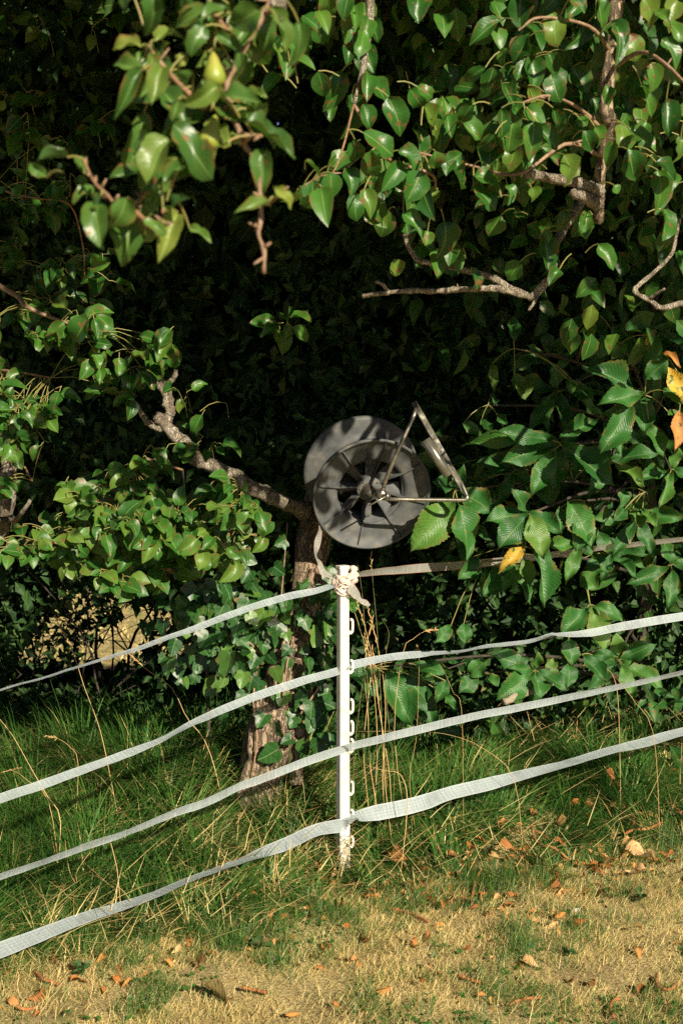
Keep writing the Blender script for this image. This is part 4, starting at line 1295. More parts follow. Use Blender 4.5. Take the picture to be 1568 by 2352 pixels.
link('hedge_foliage', hedge_mesh('hedge', 42000, 1.2, 2.4, 3.9, 3.6, 0.062, -0.03, 3.0, M['hedge_leaf']), label='dark overgrown hedge foliage behind the pear trees', cat='hedge', kind='stuff')
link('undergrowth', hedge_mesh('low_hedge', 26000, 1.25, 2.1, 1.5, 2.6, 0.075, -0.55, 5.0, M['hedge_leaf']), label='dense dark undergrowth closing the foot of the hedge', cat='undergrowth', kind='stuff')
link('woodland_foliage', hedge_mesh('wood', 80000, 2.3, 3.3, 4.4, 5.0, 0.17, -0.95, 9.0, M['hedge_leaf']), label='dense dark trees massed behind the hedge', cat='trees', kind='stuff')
br_b = Vector((-1.0, 2.0, H(-1.0, 2.0)))
bram = root('bare_thicket', br_b, 'dark bare tangle of branches in front of the sunlit field', 'thicket')
for i in range(26):
    x0 = random.uniform(-2.0, -0.55)
    y0 = random.uniform(1.3, 2.8)
    z0 = H(x0, y0) - 0.02
    p = [Vector((x0, y0, z0))]
    dv = Vector((random.gauss(0, 0.35), random.gauss(0, 0.15), 1.0))
    for k in range(5):
        p.append(p[-1] + dv * 0.24 + Vector((random.gauss(0, 0.06), random.gauss(0, 0.05), random.gauss(0, 0.03))))
    branch('stem', p, random.choice([0.004, 0.006, 0.012]), 0.002, bram, M['dark_twig'], n=12, seg=6)
    for k in range(5):
        s = p[random.randint(1, 4)]
        dv2 = Vector((random.choice([-1, 1]) * random.uniform(0.15, 0.4), random.gauss(0, 0.1), random.uniform(-0.05, 0.3)))
        branch('stem', [s, s + dv2 * 0.5 + Vector((0, 0, 0.03)), s + dv2], 0.0025, 0.0012, bram, M['dark_twig'], n=6, seg=5)
n = 12000
bp = np.stack([rng.uniform(-2.2, -0.5, n), rng.uniform(1.2, 2.6, n), rng.uniform(-0.3, 1.2, n)], 1)
bp = bp[np.array([noise.noise(Vector((q[0] * 5.2, q[1] * 0.6, q[2] * 4.6))) > 0.035 for q in bp])]
n = len(bp)
ln = rng.uniform(0.03, 0.06, n)
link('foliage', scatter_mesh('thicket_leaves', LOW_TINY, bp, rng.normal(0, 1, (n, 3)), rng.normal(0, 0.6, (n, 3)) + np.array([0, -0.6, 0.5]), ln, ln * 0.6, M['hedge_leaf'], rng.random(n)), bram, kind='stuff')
# far trees closing the view
for i, (x, y, s, lab) in enumerate([(-13, 26, 5.5, 'round far tree beyond the dry field, glimpsed between the hedge and the field'), (-3, 30, 6.5, 'tall far tree beyond the dry field behind the gnarled limb'), (7, 28, 6.0, 'far tree beyond the field behind the chestnut')]):
    z = H(x, y)
    t = root('field_tree', (x, y, z), lab, 'tree', 'trees beyond the field')
    branch('trunk', [Vector((x, y, z - .1)), Vector((x + .2, y, z + s * 0.4)), Vector((x, y, z + s * 0.9))], 0.28, 0.08, t, M['dark_twig'])
    m = 2600
    q = rng.normal(0, 1, (m, 3))
    q /= np.linalg.norm(q, axis=1, keepdims=True)
    q *= (rng.random((m, 1)) ** 0.4) * np.array([[s * 0.85, s * 0.7, s * 0.62]])
    q += np.array([[x, y, z + s * 0.8]])
    ln = rng.uniform(0.35, 0.7, m)
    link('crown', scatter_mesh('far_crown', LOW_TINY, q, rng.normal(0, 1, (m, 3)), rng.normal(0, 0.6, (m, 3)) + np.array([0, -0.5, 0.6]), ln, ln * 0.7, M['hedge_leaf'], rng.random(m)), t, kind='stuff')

# ------------------------------------------------------------------ fence post
post = root('fence_post', (0.0, 0.0, H(0, 0)), 'white plastic fence post with hooks standing in the long grass', 'fence post')
PD = 4.69
ptop, pbot = P(786.5, 1304, PD), P(786.5, 2045, PD)
zt, zb = ptop.z, H(0, 0) - 0.08
pc = Vector((ptop.x, (ptop.y + pbot.y) * 0.5, 0))
post.location = (pc.x, pc.y, H(pc.x, pc.y))
th = R(29)
fx = Vector((math.cos(th), math.sin(th), 0))        # along the front face
fn = Vector((math.sin(th), -math.cos(th), 0))       # its normal, towards the sun


def post_ring(z, s):
    a, b = 0.0155 * s, 0.0145 * s
    c = 0.0025
    pts = [(-a + c, b), (a - c, b), (a, b - c), (a, -b + c), (a - c, -b), (-a + c, -b), (-a, -b + c), (-a, b - c)]
    return [Vector((pc.x, pc.y, z)) + fx * u + fn * v for u, v in pts]


mb = MB()
rings = []
nz_ = 16
V, Fc = [], []
for i in range(nz_ + 1):
    t = i / nz_
    V += post_ring(zb + (zt - zb) * t, 1.16 - 0.24 * t)
for i in range(nz_):
    for k in range(8):
        k2 = (k + 1) % 8
        Fc.append((i * 8 + k2, i * 8 + k, (i + 1) * 8 + k, (i + 1) * 8 + k2))
Fc.append(tuple(nz_ * 8 + k for k in range(7, -1, -1)))
mb.add(V, Fc)
o = mb.build('shaft', M['shaft'], post, smooth=False)
mb = MB()      # raised flange down the right edge of the front face
sc_of = lambda z: 1.16 - 0.24 * (z - zb) / (zt - zb)
for z0, z1 in ((zb + 0.05, zt - 0.02),):
    n_ = 14
    for i in range(n_):
        za, zb2 = z0 + (z1 - z0) * i / n_, z0 + (z1 - z0) * (i + 1) / n_
        s = sc_of((za + zb2) / 2)
        mb.box(Vector((pc.x, pc.y, (za + zb2) / 2)) + fx * (0.0132 * s) + fn * (0.0145 * s + 0.0012), fx * 0.0018, fn * 0.0022, Vector((0, 0, (zb2 - za) / 2 + 0.0004 * (i % 2))))
mb.build('flange', M['post'], post, smooth=False)
zz = zb + 0.10
side = 1
for i in range(9):     # zigzag stiffening ribs moulded on the front face
    z1 = zz + 0.095
    s = sc_of((zz + z1) / 2)
    a = Vector((pc.x, pc.y, zz)) + fx * (0.010 * s * side) + fn * (0.0145 * s + 0.0003)
    b = Vector((pc.x, pc.y, z1)) - fx * (0.010 * s * side) + fn * (0.0145 * sc_of(z1) + 0.0003)
    mb = MB()
    dv = (b - a) * 0.5
    mb.box((a + b) * 0.5, dv, dv.normalized().cross(fn) * 0.0011, fn * 0.0014)
    mb.build('moulded_rib', M['post'], post, smooth=False)
    zz = z1 + 0.012
    side = -side
mb = MB()      # cap and neck
mb.box(Vector((pc.x, pc.y, zt + 0.006)), fx * 0.0185, fn * 0.0165, Vector((0, 0, 0.0055)))
mb.box(Vector((pc.x, pc.y, zt - 0.003)), fx * 0.0165, fn * 0.0148, Vector((0, 0, 0.0028)))
cap = mb.build('cap', M['post'], post, smooth=False)
bev = cap.modifiers.new('bevel', 'BEVEL')
bev.width = 0.0015
hx = Vector((math.cos(R(8)), math.sin(R(8)), 0))
hook_z = []
for y0, y1 in ((478, 585), (752, 850), (1015, 1120), (1162, 1265), (1283, 1385), (1570, 1672), (1762, 1860), (1945, 2030)):
    zlo = P(787, 1254.4 + y1 * 0.3465, PD).z
    zhi = P(787, 1254.4 + y0 * 0.3465, PD).z
    s = sc_of(zlo)
    h = zhi - zlo
    o0 = Vector((pc.x, pc.y, zlo)) + fx * (0.0145 * s)
    path = [o0 + Vector((0, 0, 0.014)), o0 + hx * 0.006 + Vector((0, 0, 0.010)), o0 + hx * 0.013 + Vector((0, 0, 0.0065)), o0 + hx * 0.0185 + Vector((0, 0, 0.010)), o0 + hx * 0.0205 + Vector((0, 0, 0.018)), o0 + hx * 0.0205 + Vector((0, 0, h - 0.010)), o0 + hx * 0.018 + Vector((0, 0, h - 0.003)), o0 + hx * 0.0125 + Vector((0, 0, h - 0.0015))]
    mb = MB()
    mb.tube(smooth_path(path, 22), [0.0088 - 0.0040 * min(1, i / 8) for i in range(22)], 8)
    mb.build('hook', M['post'], post)
    hook_z.append((o0, h))
mb = MB()      # nail hole with its eyelet
zc = P(787, 1254.4 + 1000 * 0.3465, PD).z
c = Vector((pc.x, pc.y, zc)) + fn * (0.0145 * sc_of(zc) + 0.0006)
mb.tube([c + fx * 0.006 + (fx * math.cos(a) + Vector((0, 0, 1)) * math.sin(a)) * 0.004 for a in np.linspace(0, 6.28, 11)], 0.0011, 6)
mb.build('eyelet', M['post'], post)
mb = MB()
mb.box(c - fx * 0.005, fx * 0.0055, fn * 0.0012, Vector((0, 0, 0.0045)))
mb.build('chipped_patch', M['stone'], post, smooth=False)


# ------------------------------------------------------------------ tapes
def ribbon(name, pts, W, mat, label, flip=1.0, group='fence tapes', cat='fence tape', sub=5, rough=0.002):
    """pts: (x, ytop, ybottom, depth) on the measuring sheet; the tape keeps its width W and turns edge-on where it looks narrow"""
    P0 = np.array(pts, dtype=float)
    keys = [Vector((a[0], (a[1] + a[2]) / 2, a[3])) for a in P0]
    hh = [a[2] - a[1] for a in P0]
    n = (len(keys) - 1) * sub + 1
    cs = smooth_path(keys, n)
    ht = np.interp(np.linspace(0, len(keys) - 1, n), np.arange(len(keys)), hh)
    V, UV, Fc = [], [], []
    ulen = 0.0
    prev = None
    for i in range(n):
        c = P(cs[i].x, cs[i].y, cs[i].z)
        if prev is not None:
            ulen += (c - prev).length
        prev = c
        nxt = cs[min(i + 1, n - 1)] - cs[max(i - 1, 0)]
        tan = U(P(cs[min(i + 1, n - 1)].x, cs[min(i + 1, n - 1)].y, cs[min(i + 1, n - 1)].z) - P(cs[max(i - 1, 0)].x, cs[max(i - 1, 0)].y, cs[max(i - 1, 0)].z))
        slope = abs(nxt.y) / max(abs(nxt.x), 1e-3)
        vis = ht[i] / F * cs[i].z * (1 / math.sqrt(1 + slope * slope))
        vw = U(c - CAM)
        up = U(vw.cross(tan))
        if up.dot(UP) < 0:
            up = -up
        dp = U(vw - tan * vw.dot(tan))
        sn = min(1.0, vis / W)
        cn = math.sqrt(max(0, 1 - sn * sn)) * flip
        a = up * sn + dp * cn
        w = noise.noise(Vector((ulen * 9, len(pts), 0.3))) * rough
        for k in range(5):
            s = 0.5 - k / 4
            bow = (0.25 - s * s) * 0.004
            V.append(c + a * (W * s) + a.cross(tan) * (bow + w + 0.0015 * noise.noise(Vector((ulen * 22, s * 3, 5.0)))))
            UV.append((ulen, 1 - k / 4))
    for i in range(n - 1):
        for k in range(4):
            Fc.append((i * 5 + k, i * 5 + k + 1, (i + 1) * 5 + k + 1, (i + 1) * 5 + k))
    return link(name, make_mesh(name, V, Fc, mat, UV), None, None, label, cat, group)


def dl(x):       # distance of the fence line, left then right of the post
    return PD - 0.02 - (786 - x) / 786 * 0.82 if x < 770 else (PD + (x - 800) / 768 * 0.62 if x > 812 else PD - 0.021)


def tl(rows):
    return [(x, a, b, dl(x)) for x, a, b in rows]


WT = 0.043
ribbon('fence_tape', tl([(-420, 1722, 1726), (-200, 1650, 1655), (0, 1582, 1587), (100, 1555, 1559), (200, 1523, 1529), (300, 1490, 1500), (400, 1453, 1465), (450, 1435, 1450), (550, 1396, 1412), (650, 1365, 1381), (710, 1352, 1368), (755, 1341, 1354), (772, 1337, 1346)]),
       0.029, M['tape'], 'topmost white tape sloping down from the knot, on the side of the ivy trunk')
ribbon('fence_tape', tl([(816, 1318, 1325), (844, 1309, 1323), (954, 1296, 1316), (1094, 1286, 1304), (1254, 1269, 1284), (1384, 1252, 1264), (1568, 1233, 1244), (1760, 1210, 1222)]),
       0.032, M['tape_pink'], 'topmost grey tape with pink edge running from the knot behind the chestnut leaves', flip=-1)
ribbon('fence_tape', tl([(-420, 1980, 2012), (-200, 1899, 1925), (0, 1823, 1846), (100, 1790, 1812), (200, 1755, 1775), (300, 1718, 1737), (370, 1693, 1705), (400, 1678, 1689), (440, 1655, 1670), (500, 1625, 1644), (600, 1585, 1605), (700, 1553, 1572), (780, 1531, 1549), (799, 1518, 1538), (814, 1516, 1535),
                         (884, 1503, 1519), (954, 1495, 1511), (1004, 1495, 1504), (1059, 1493, 1499), (1104, 1483, 1490), (1164, 1475, 1485), (1219, 1468, 1477), (1264, 1455, 1462), (1284, 1454, 1462), (1354, 1445, 1462), (1434, 1428, 1447), (1568, 1406, 1425), (1760, 1378, 1395)]),
       0.032, M['tape'], 'second white tape from the top, hooked high on the white post')
ribbon('fence_tape', tl([(-420, 2160, 2178), (-200, 2082, 2097), (0, 2007, 2022), (100, 1974, 1987), (200, 1935, 1951), (300, 1903, 1917), (400, 1860, 1877), (475, 1833, 1852), (550, 1797, 1815), (600, 1780, 1799), (700, 1740, 1760), (784, 1713, 1732), (809, 1705, 1722),
                         (934, 1673, 1692), (1084, 1638, 1655), (1234, 1608, 1625), (1384, 1578, 1592), (1484, 1558, 1570), (1568, 1540, 1549), (1760, 1500, 1508)]),
       0.030, M['tape'], 'third white tape from the top, hooked midway down the white post', flip=-1)
ribbon('fence_tape', tl([(-420, 2320, 2352), (-200, 2240, 2275), (0, 2163, 2202), (100, 2128, 2160), (200, 2093, 2120), (270, 2073, 2095), (350, 2048, 2065), (425, 2018, 2032), (500, 1990, 2002), (560, 1968, 1982), (600, 1948, 1972), (650, 1925, 1957), (725, 1893, 1922), (784, 1880, 1911), (800, 1874, 1896), (814, 1866, 1888),
                         (864, 1849, 1885), (934, 1835, 1871), (984, 1821, 1857), (1034, 1806, 1837), (1124, 1785, 1815), (1214, 1765, 1787), (1284, 1750, 1767), (1349, 1730, 1747), (1409, 1713, 1730), (1484, 1693, 1715), (1568, 1670, 1690), (1760, 1622, 1642)]),
       0.052, M['tape'], 'lowest and widest white tape, brushing the grass near the foot of the post')


def free_ribbon(name, rows, mat, label, cat, parent=None, group=None, sub=6):
    """rows: (left x, left y, right x, right y, depth left, depth right)"""
    A = smooth_path([P(r[0], r[1], r[4]) for r in rows], (len(rows) - 1) * sub + 1)
    B = smooth_path([P(r[2], r[3], r[5]) for r in rows], (len(rows) - 1) * sub + 1)
    V, UV, Fc = [], [], []
    u = 0
    for i, (a, b) in enumerate(zip(A, B)):
        if i:
            u += ((a + b) * .5 - (A[i - 1] + B[i - 1]) * .5).length
        for k in range(4):
            V.append(a.lerp(b, k / 3) + FWD * 0.003 * math.sin(k * 2 + i * 0.6))
            UV.append((u, k / 3))
    for i in range(len(A) - 1):
        for k in range(3):
            Fc.append((i * 4 + k, i * 4 + k + 1, (i + 1) * 4 + k + 1, (i + 1) * 4 + k))
    return link(name, make_mesh(name, V, Fc, mat, UV), parent, None, label, cat, group)


def z1(x, y):
    return 658.6 + 0.3 * x, 896.9 + 0.3 * y


rows = []
for a, b, da, db in (((238, 1000), (285, 1000), 4.74, 4.80), ((245, 1060), (272, 1060), 4.72, 4.76), ((215, 1140), (265, 1140), 4.70, 4.72), ((208, 1200), (250, 1205), 4.69, 4.71), ((212, 1258), (229, 1270), 4.68, 4.72), ((235, 1322), (266, 1312), 4.67, 4.70), ((252, 1402), (292, 1368), 4.66, 4.68), ((305, 1432), (334, 1402), 4.655, 4.67), ((372, 1452), (390, 1440), 4.65, 4.66)):
    rows.append((*z1(*a), *z1(*b), da, db))
free_ribbon('reel_tape', rows, M['tape_pink'], 'grey tape hanging in a loop from the reel down to the knot', 'fence tape', group='fence tapes')

# knot where the tapes are tied on
kc = P(786, 1338, PD)
kn = root('tape_knot', kc, 'pinkish knotted bundle of tape tied round the top of the post', 'knot')
mb = MB()
for i in range(9):
    z = -0.022 + 0.0055 * i
    ph = random.uniform(0, 6.28)
    rr = 0.0225 + 0.0035 * random.random()
    ring = [Vector((pc.x, pc.y, kc.z + z)) + fx * (rr * math.cos(a)) + fn * (rr * 0.92 * math.sin(a)) + Vector((0, 0, 0.008 * math.sin(a * 2 + ph) + 0.008 * math.sin(a + ph * 2))) for a in np.linspace(0, 6.283, 20)]
    mb.tube(ring, [0.0032 + 0.0013 * math.sin(k * 1.7 + i) for k in range(20)], 7, bumpy=0.5, seed=i * 2.0)
mb.build('wrap', M['knot'], kn)
mb = MB()
fr = Vector((pc.x, pc.y, 0)) + fn * 0.030
mb.tube(smooth_path([P(765, 1340, PD - .03), P(778, 1330, PD - .05), P(792, 1336, PD - .05), P(806, 1322, PD - .03), P(812, 1306, PD - .01)], 18), [0.010 + 0.004 * math.sin(i * 1.2) for i in range(18)], 8, bumpy=0.6, seed=4)
mb.build('bight', M['knot'], kn)
mb = MB()
mb.tube(smooth_path([P(804, 1346, PD - .01), P(812, 1332, PD - .02), P(813, 1316, PD - .01), P(806, 1308, PD)], 14), [0.011 + 0.0035 * math.sin(i * 1.9) for i in range(14)], 8, bumpy=0.6, seed=8)
mb.build('bight', M['knot'], kn)
mb = MB()
mb.tube([P(777, 1354, PD - .03) + (RIGHT * math.cos(a) + UP * math.sin(a)) * 0.011 for a in np.linspace(0, 6.0, 14)], 0.004, 6, bumpy=0.5)
mb.build('loop', M['knot'], kn)
rows = []
for a, b, da, db in (((470, 1500), (500, 1470), 4.64, 4.65), ((465, 1540), (520, 1490), 4.63, 4.65), ((510, 1590), (555, 1545), 4.63, 4.66), ((530, 1600), (570, 1590), 4.64, 4.66), ((580, 1640), (610, 1605), 4.65, 4.67), ((625, 1655), (640, 1640), 4.66, 4.67)):
    rows.append((*z1(*a), *z1(*b), da, db))
free_ribbon('tail', rows, M['tape_pink'], None, None, kn)

# ------------------------------------------------------------------ tape reel
RD = 4.72
rc = P(*z1(650, 795), RD)
tilt = R(27)
rn = U(TOCAM * math.cos(tilt) + RIGHT * (math.sin(tilt) * 0.375) - UP * (math.sin(tilt) * 0.927))
rxv = U(RIGHT - rn * RIGHT.dot(rn))
ryv = rn.cross(rxv)
RM = Matrix.Translation(rc) @ Matrix((rxv, ryv, rn)).transposed().to_4x4()
reel = root('tape_reel', rc, 'black plastic tape reel with metal handle hung on the trunk above the post', 'reel')
R0, WID = 0.2, 0.2


def flange_prof(z0, sgn):
    # closed ring: outer lip, dished face, inner edge
    return [(R0, z0 + 0.006 * sgn), (R0 - 0.004, z0 + 0.009 * sgn), (R0 - 0.009, z0 + 0.008 * sgn), (R0 - 0.011, z0 - 0.004 * sgn), (R0 - 0.05, z0 - 0.008 * sgn), (0.128, z0 - 0.013 * sgn), (0.116, z0 - 0.018 * sgn), (0.113, z0 - 0.026 * sgn),
            (0.118, z0 - 0.028 * sgn), (0.13, z0 - 0.018 * sgn), (R0 - 0.05, z0 - 0.0125 * sgn), (R0 - 0.012, z0 - 0.009 * sgn), (R0 - 0.002, z0 - 0.006 * sgn)]


mb = MB()
mb.lathe(flange_prof(0, 1), 96, closed=True)
mb.build('flange', M['black_plastic'], reel, RM)
mb = MB()
mb.lathe(flange_prof(-WID, -1), 96, closed=True)
mb.lathe([(0.116, -WID + 0.02), (0.03, -WID + 0.012), (0.03, -WID + 0.004), (0.116, -WID + 0.012)], 48, closed=True)
mb.build('flange', M['black_plastic'], reel, RM)
mb = MB()
mb.lathe([(0.117, -0.024), (0.117, -WID + 0.02), (0.112, -WID + 0.02), (0.112, -0.024)], 64, closed=True)
mb.build('drum', M['black_plastic'], reel, RM)
mb = MB()
for i in range(9):
    z = -0.035 - i * 0.0135
    mb.lathe([(0.119, z), (0.132 + 0.004 * math.sin(i * 2.1), z - 0.001), (0.132 + 0.004 * math.sin(i * 2.1), z - 0.011), (0.119, z - 0.012)], 48)
mb.build('wound_tape', M['tape_pink'], reel, RM)
mb = MB()      # hub plate with a raised collar
mb.lathe([(0.0, -0.040), (0.040, -0.040), (0.043, -0.043), (0.043, -0.075), (0.036, -0.078), (0.0, -0.078)], 40)
mb.build('hub', M['black_plastic'], reel, RM)
for k in range(8):
    a = R(31 + 45 * k)
    ca, sa = math.cos(a), math.sin(a)
    rad_ = Vector((ca, sa, 0))
    tg = Vector((-sa, ca, 0))
    mb = MB()
    pr = [(0.041, -0.038, -0.074), (0.07, -0.030, -0.066), (0.112, -0.010, -0.046), (0.150, 0.000, -0.010), (0.189, 0.004, -0.006)]
    V, Fc = [], []
    for (r_, zt_, zb_) in pr:
        for s in (-1, 1):
            V.append(rad_ * r_ + tg * 0.0016 * s + Vector((0, 0, zt_)))
            V.append(rad_ * r_ + tg * 0.0026 * s + Vector((0, 0, zb_)))
    for i in range(len(pr) - 1):
        o = i * 4
        Fc += [(o, o + 2, o + 6, o + 4), (o + 2, o + 3, o + 7, o + 6), (o + 3, o + 1, o + 5, o + 7), (o + 1, o, o + 4, o + 5)]
    Fc += [(0, 1, 3, 2), (16, 18, 19, 17)]
    mb.add(V, Fc)
    # broad web beside the fin, near the hub
    q = [rad_ * 0.041 + Vector((0, 0, -0.052)), rad_ * 0.106 + Vector((0, 0, -0.034)), rad_ * 0.098 + tg * 0.036 + Vector((0, 0, -0.060)), rad_ * 0.038 + tg * 0.020 + Vector((0, 0, -0.066))]
    V = q + [p_ + Vector((0, 0, -0.004)) for p_ in q]
    mb.add(V, [(0, 1, 2, 3), (7, 6, 5, 4), (0, 4, 5, 1), (1, 5, 6, 2), (2, 6, 7, 3), (3, 7, 4, 0)])
    mb.build('spoke', M['black_plastic'], reel, RM, smooth=False)
    mb = MB()
    c = rad_ * 0.034
    a2 = R(31 + 45 * k + 10)
    c = Vector((math.cos(a2), math.sin(a2), 0)) * 0.034
    mb.lathe([(0.0, -0.0393), (0.0030, -0.0393), (0.0030, -0.0405)], 10, Matrix.Translation(c))
    mb.build('hole_shade_disc', M['dark_twig'], reel, RM)  # dark disc on the plate, coloured like the shade inside a hole
# little moulded peg with a fin at the inner edge of the face
mb = MB()
c = Vector((-0.012, 0.118, 0))
mb.lathe([(0.0035, 0.004), (0.0075, 0.004), (0.0085, -0.02), (0.004, -0.02)], 14, Matrix.Translation(c), closed=True)
V = [c + Vector((-.0012, 0.006, 0.0)), c + Vector((.0012, 0.006, 0.0)), c + Vector((0.0012, 0.036, -0.008)), c + Vector((-0.0012, 0.036, -0.008)), c + Vector((-.0012, 0.006, -0.014)), c + Vector((.0012, 0.006, -0.014)), c + Vector((0.0012, 0.036, -0.012)), c + Vector((-0.0012, 0.036, -0.012))]
mb.add(V, [(0, 1, 2, 3), (7, 6, 5, 4), (0, 4, 5, 1), (2, 6, 7, 3), (1, 5, 6, 2), (0, 3, 7, 4)])
mb.build('peg', M['black_plastic'], reel, RM)
# steel axle right through to a pin in the trunk behind
ax0 = RM @ Vector((0, 0, 0.02))
mb = MB()
mb.tube([Vector((0, 0, 0.008)), Vector((0, 0, -0.2)), Vector((0, 0, -0.24))], 0.008, 12)
mb.build('axle', M['steel'], reel, RM)
back = RM @ Vector((0, 0, -0.235))
tq, _ = nearest(back, [sp])
mb = MB()
mb.tube(smooth_path([back, back.lerp(tq, 0.5) + Vector((0, 0, 0.01)), tq], 8), 0.008, 10)
mb.build('hanger_pin', M['steel'], reel)
mb = MB()      # domed hub nut
mb.lathe([(0.0, 0.014), (0.008, 0.011), (0.014, 0.003), (0.017, -0.010), (0.020, -0.014), (0.020, -0.040), (0.0, -0.040)], 28, Matrix.Translation((-0.004, 0.004, -0.002)))
mb.build('hub_nut', M['steel'], reel, RM)
# bent-rod handle
HD = 4.60
hubp = P(*z1(735, 790), 4.665)
up_a = [hubp, P(*z1(755, 690), 4.63), P(*z1(860, 440), HD), P(*z1(955, 230), HD), P(*z1(975, 180), HD + .003), P(*z1(985, 150), HD + .015), P(*z1(992, 130), HD + .04)]
handle = None
mb = MB()
mb.tube(smooth_path(up_a, 32), 0.0068, 12)
mb.build('handle_rod', M['steel'], reel)
mb = MB()
mb.tube(smooth_path([P(*z1(735, 826), 4.63), P(*z1(800, 832), HD), P(*z1(1000, 836), HD), P(*z1(1200, 838), HD), P(*z1(1330, 839), HD), P(*z1(1362, 836), HD), P(*z1(1377, 822), HD), P(*z1(1374, 800), HD + .004), P(*z1(1350, 745), HD + .012), P(*z1(1330, 700), HD + .02)], 60), 0.0066, 12)
mb.build('handle_rod', M['steel'], reel)
# angle-iron crossbar between the two arms
a, b = P(*z1(972, 85), HD + .05), P(*z1(1352, 760), HD + .012)
dv = (b - a)
dn = dv.normalized()
sidev = U(dn.cross(FWD))
mb = MB()
mid_ = (a + b) * 0.5
mb.box(mid_, dv * 0.5, sidev * 0.0085, FWD * 0.0018)
mb.box(mid_ - sidev * 0.0085 + FWD * 0.0095, dv * 0.499, sidev * 0.0017, FWD * 0.0078)
bar = mb.build('crossbar', M['dark_steel'], reel, smooth=False)
for t in (0.22, 0.36, 0.58, 0.78, 0.93):
    mb = MB()
    c = a.lerp(b, t) - FWD * 0.0018
    mb.lathe([(0.0, 0.003), (0.0028, 0.0022), (0.0042, 0.0)], 10, Matrix.Translation(c) @ TOCAM.to_track_quat('Z', 'Y').to_matrix().to_4x4())
    mb.build('rivet', M['steel'], bar)
# grip sleeve inside the crossbar
ga, gb = P(*z1(1058, 378), HD + .02), P(*z1(1238, 652), HD + .025)
gm = Matrix.Translation(ga) @ (gb - ga).to_track_quat('Z', 'Y').to_matrix().to_4x4()
gl_ = (gb - ga).length
mb = MB()
mb.lathe([(0.0150, 0.0), (0.0165, 0.001), (0.0165, gl_ - 0.001), (0.0150, gl_), (0.0135, gl_ - 0.001), (0.0135, 0.001)], 28, gm, closed=True)
mb.build('grip_sleeve', M['grip'], reel)
mb = MB()
for t in (0.15, 0.5, 0.85):
    c = ga.lerp(gb, t)
    e = a.lerp(b, 0.36 + 0.4 * t)
    mb.tube([c, e], 0.003, 6)
mb.build('grip_bracket', M['steel'], reel)
# clamp block and T-handled bolt at the hub
mb = MB()
cc = P(*z1(718, 790), 4.655)
mb.tube([RM @ Vector((0.012, 0.0, -0.03)), P(*z1(712, 800), 4.66), P(*z1(722, 775), 4.64)], [0.012, 0.015, 0.013], 12)
mb.tube([P(*z1(700, 815), 4.65), P(*z1(745, 770), 4.64)], 0.013, 12)
mb.build('clamp', M['steel'], reel)
mb = MB()
tb = P(*z1(768, 806), 4.62)
mb.tube([tb + FWD * 0.03, tb], [0.011, 0.011], 14)
mb.tube([tb, tb - FWD * 0.006, tb - FWD * 0.012], [0.008, 0.0075, 0.004], 12)
mb.build('bolt_head', M['steel'], reel)
mb = MB()
mb.tube([tb - FWD * 0.008, P(*z1(750, 815), 4.60), P(*z1(628, 882), 4.585)], 0.0029, 8)
mb.build('bolt_bar', M['steel'], reel)

# ------------------------------------------------------------------ grass
def blades(name, base, length, width, heading, lean, curve, rnd, mat, seg=4):
    """joined blade mesh: base (n,3), heading (n,) azimuth, lean/curve (n,) radians"""
    n = len(base)
    hd = np.stack([np.cos(heading), np.sin(heading), np.zeros(n)], 1)
    sd = np.stack([-np.sin(heading + 0.6), np.cos(heading + 0.6), np.zeros(n)], 1)
    V = []
    pos = base.copy()
    step = length / seg
    ang = lean.copy()
    for i in range(seg + 1):
        t = i / seg
        w = width * (1 - t ** 1.6) * (0.65 + 0.35 * (t > 0))
        if i < seg:
            V.append(pos - sd * (w * 0.5)[:, None])
            V.append(pos + sd * (w * 0.5)[:, None])
        else:
            V.append(pos.copy())
        pos = pos + hd * (np.sin(ang) * step)[:, None] + np.array([0, 0, 1.0]) * (np.cos(ang) * step)[:, None]
        ang = ang + curve / seg
    k = 2 * seg + 1
    Vv = np.stack(V, 1).reshape(-1, 3)
    Vv[:, 2] = np.maximum(Vv[:, 2], hgt(Vv[:, 0], Vv[:, 1]) + 0.002)      # tips rest on the soil
    T = []
    for i in range(seg - 1):
        a = 2 * i
        T += [(a, a + 1, a + 3), (a, a + 3, a + 2)]
    a = 2 * (seg - 1)
    T.append((a, a + 1, a + 2))
    T = np.array(T)[None] + (np.arange(n) * k)[:, None, None]
    return np_mesh(name, Vv, T.reshape(-1, 3), mat, rnd=np.repeat(rnd, k))


def nz2(x, y, s, o=0.0):
    return np.array([noise.noise(Vector((a * s + o, b * s - o, o))) for a, b in zip(x, y)])


def in_view(x, y, z, m=0.25):
    d = (y + 4.65)
    return (np.abs(x) < 0.24 * d + m) & (d > 2.9)


# long green grass along the fence: tussocks, blades arching outwards and combed over
nt_ = 620
tx = rng.uniform(-2.0, 2.4, nt_)
ty = rng.uniform(-1.8, 1.6, nt_)
tdir = np.where(rng.random(nt_) < 0.6, 2.7, rng.uniform(-0.4, 6.0, nt_)) + 1.2 * nz2(tx, ty, 1.1, 1.0)
tlen = rng.uniform(0.7, 1.25, nt_)
tgreen = rng.random(nt_)
n = 200000
ti = rng.integers(0, nt_, n)
rr_ = np.abs(rng.normal(0, 0.085, n))
ra_ = rng.uniform(0, 6.283, n)
x = tx[ti] + rr_ * np.cos(ra_)
y = ty[ti] + rr_ * np.sin(ra_)
s = y - lawn_edge(x) + 0.22 * np.exp(-(x * x + (y + 0.06) ** 2) / 0.03)
f = nz2(x, y, 2.6, 3.0)
prob = sstep(-0.12, 0.10, s + 0.12 * f) * (1 - 0.5 * sstep(0.9, 1.5, s))
shade = np.where((x > 0.35) & (y > 0.85), 0.45, 1.0)
k = (rng.random(n) < prob * shade) & in_view(x, y, 0)
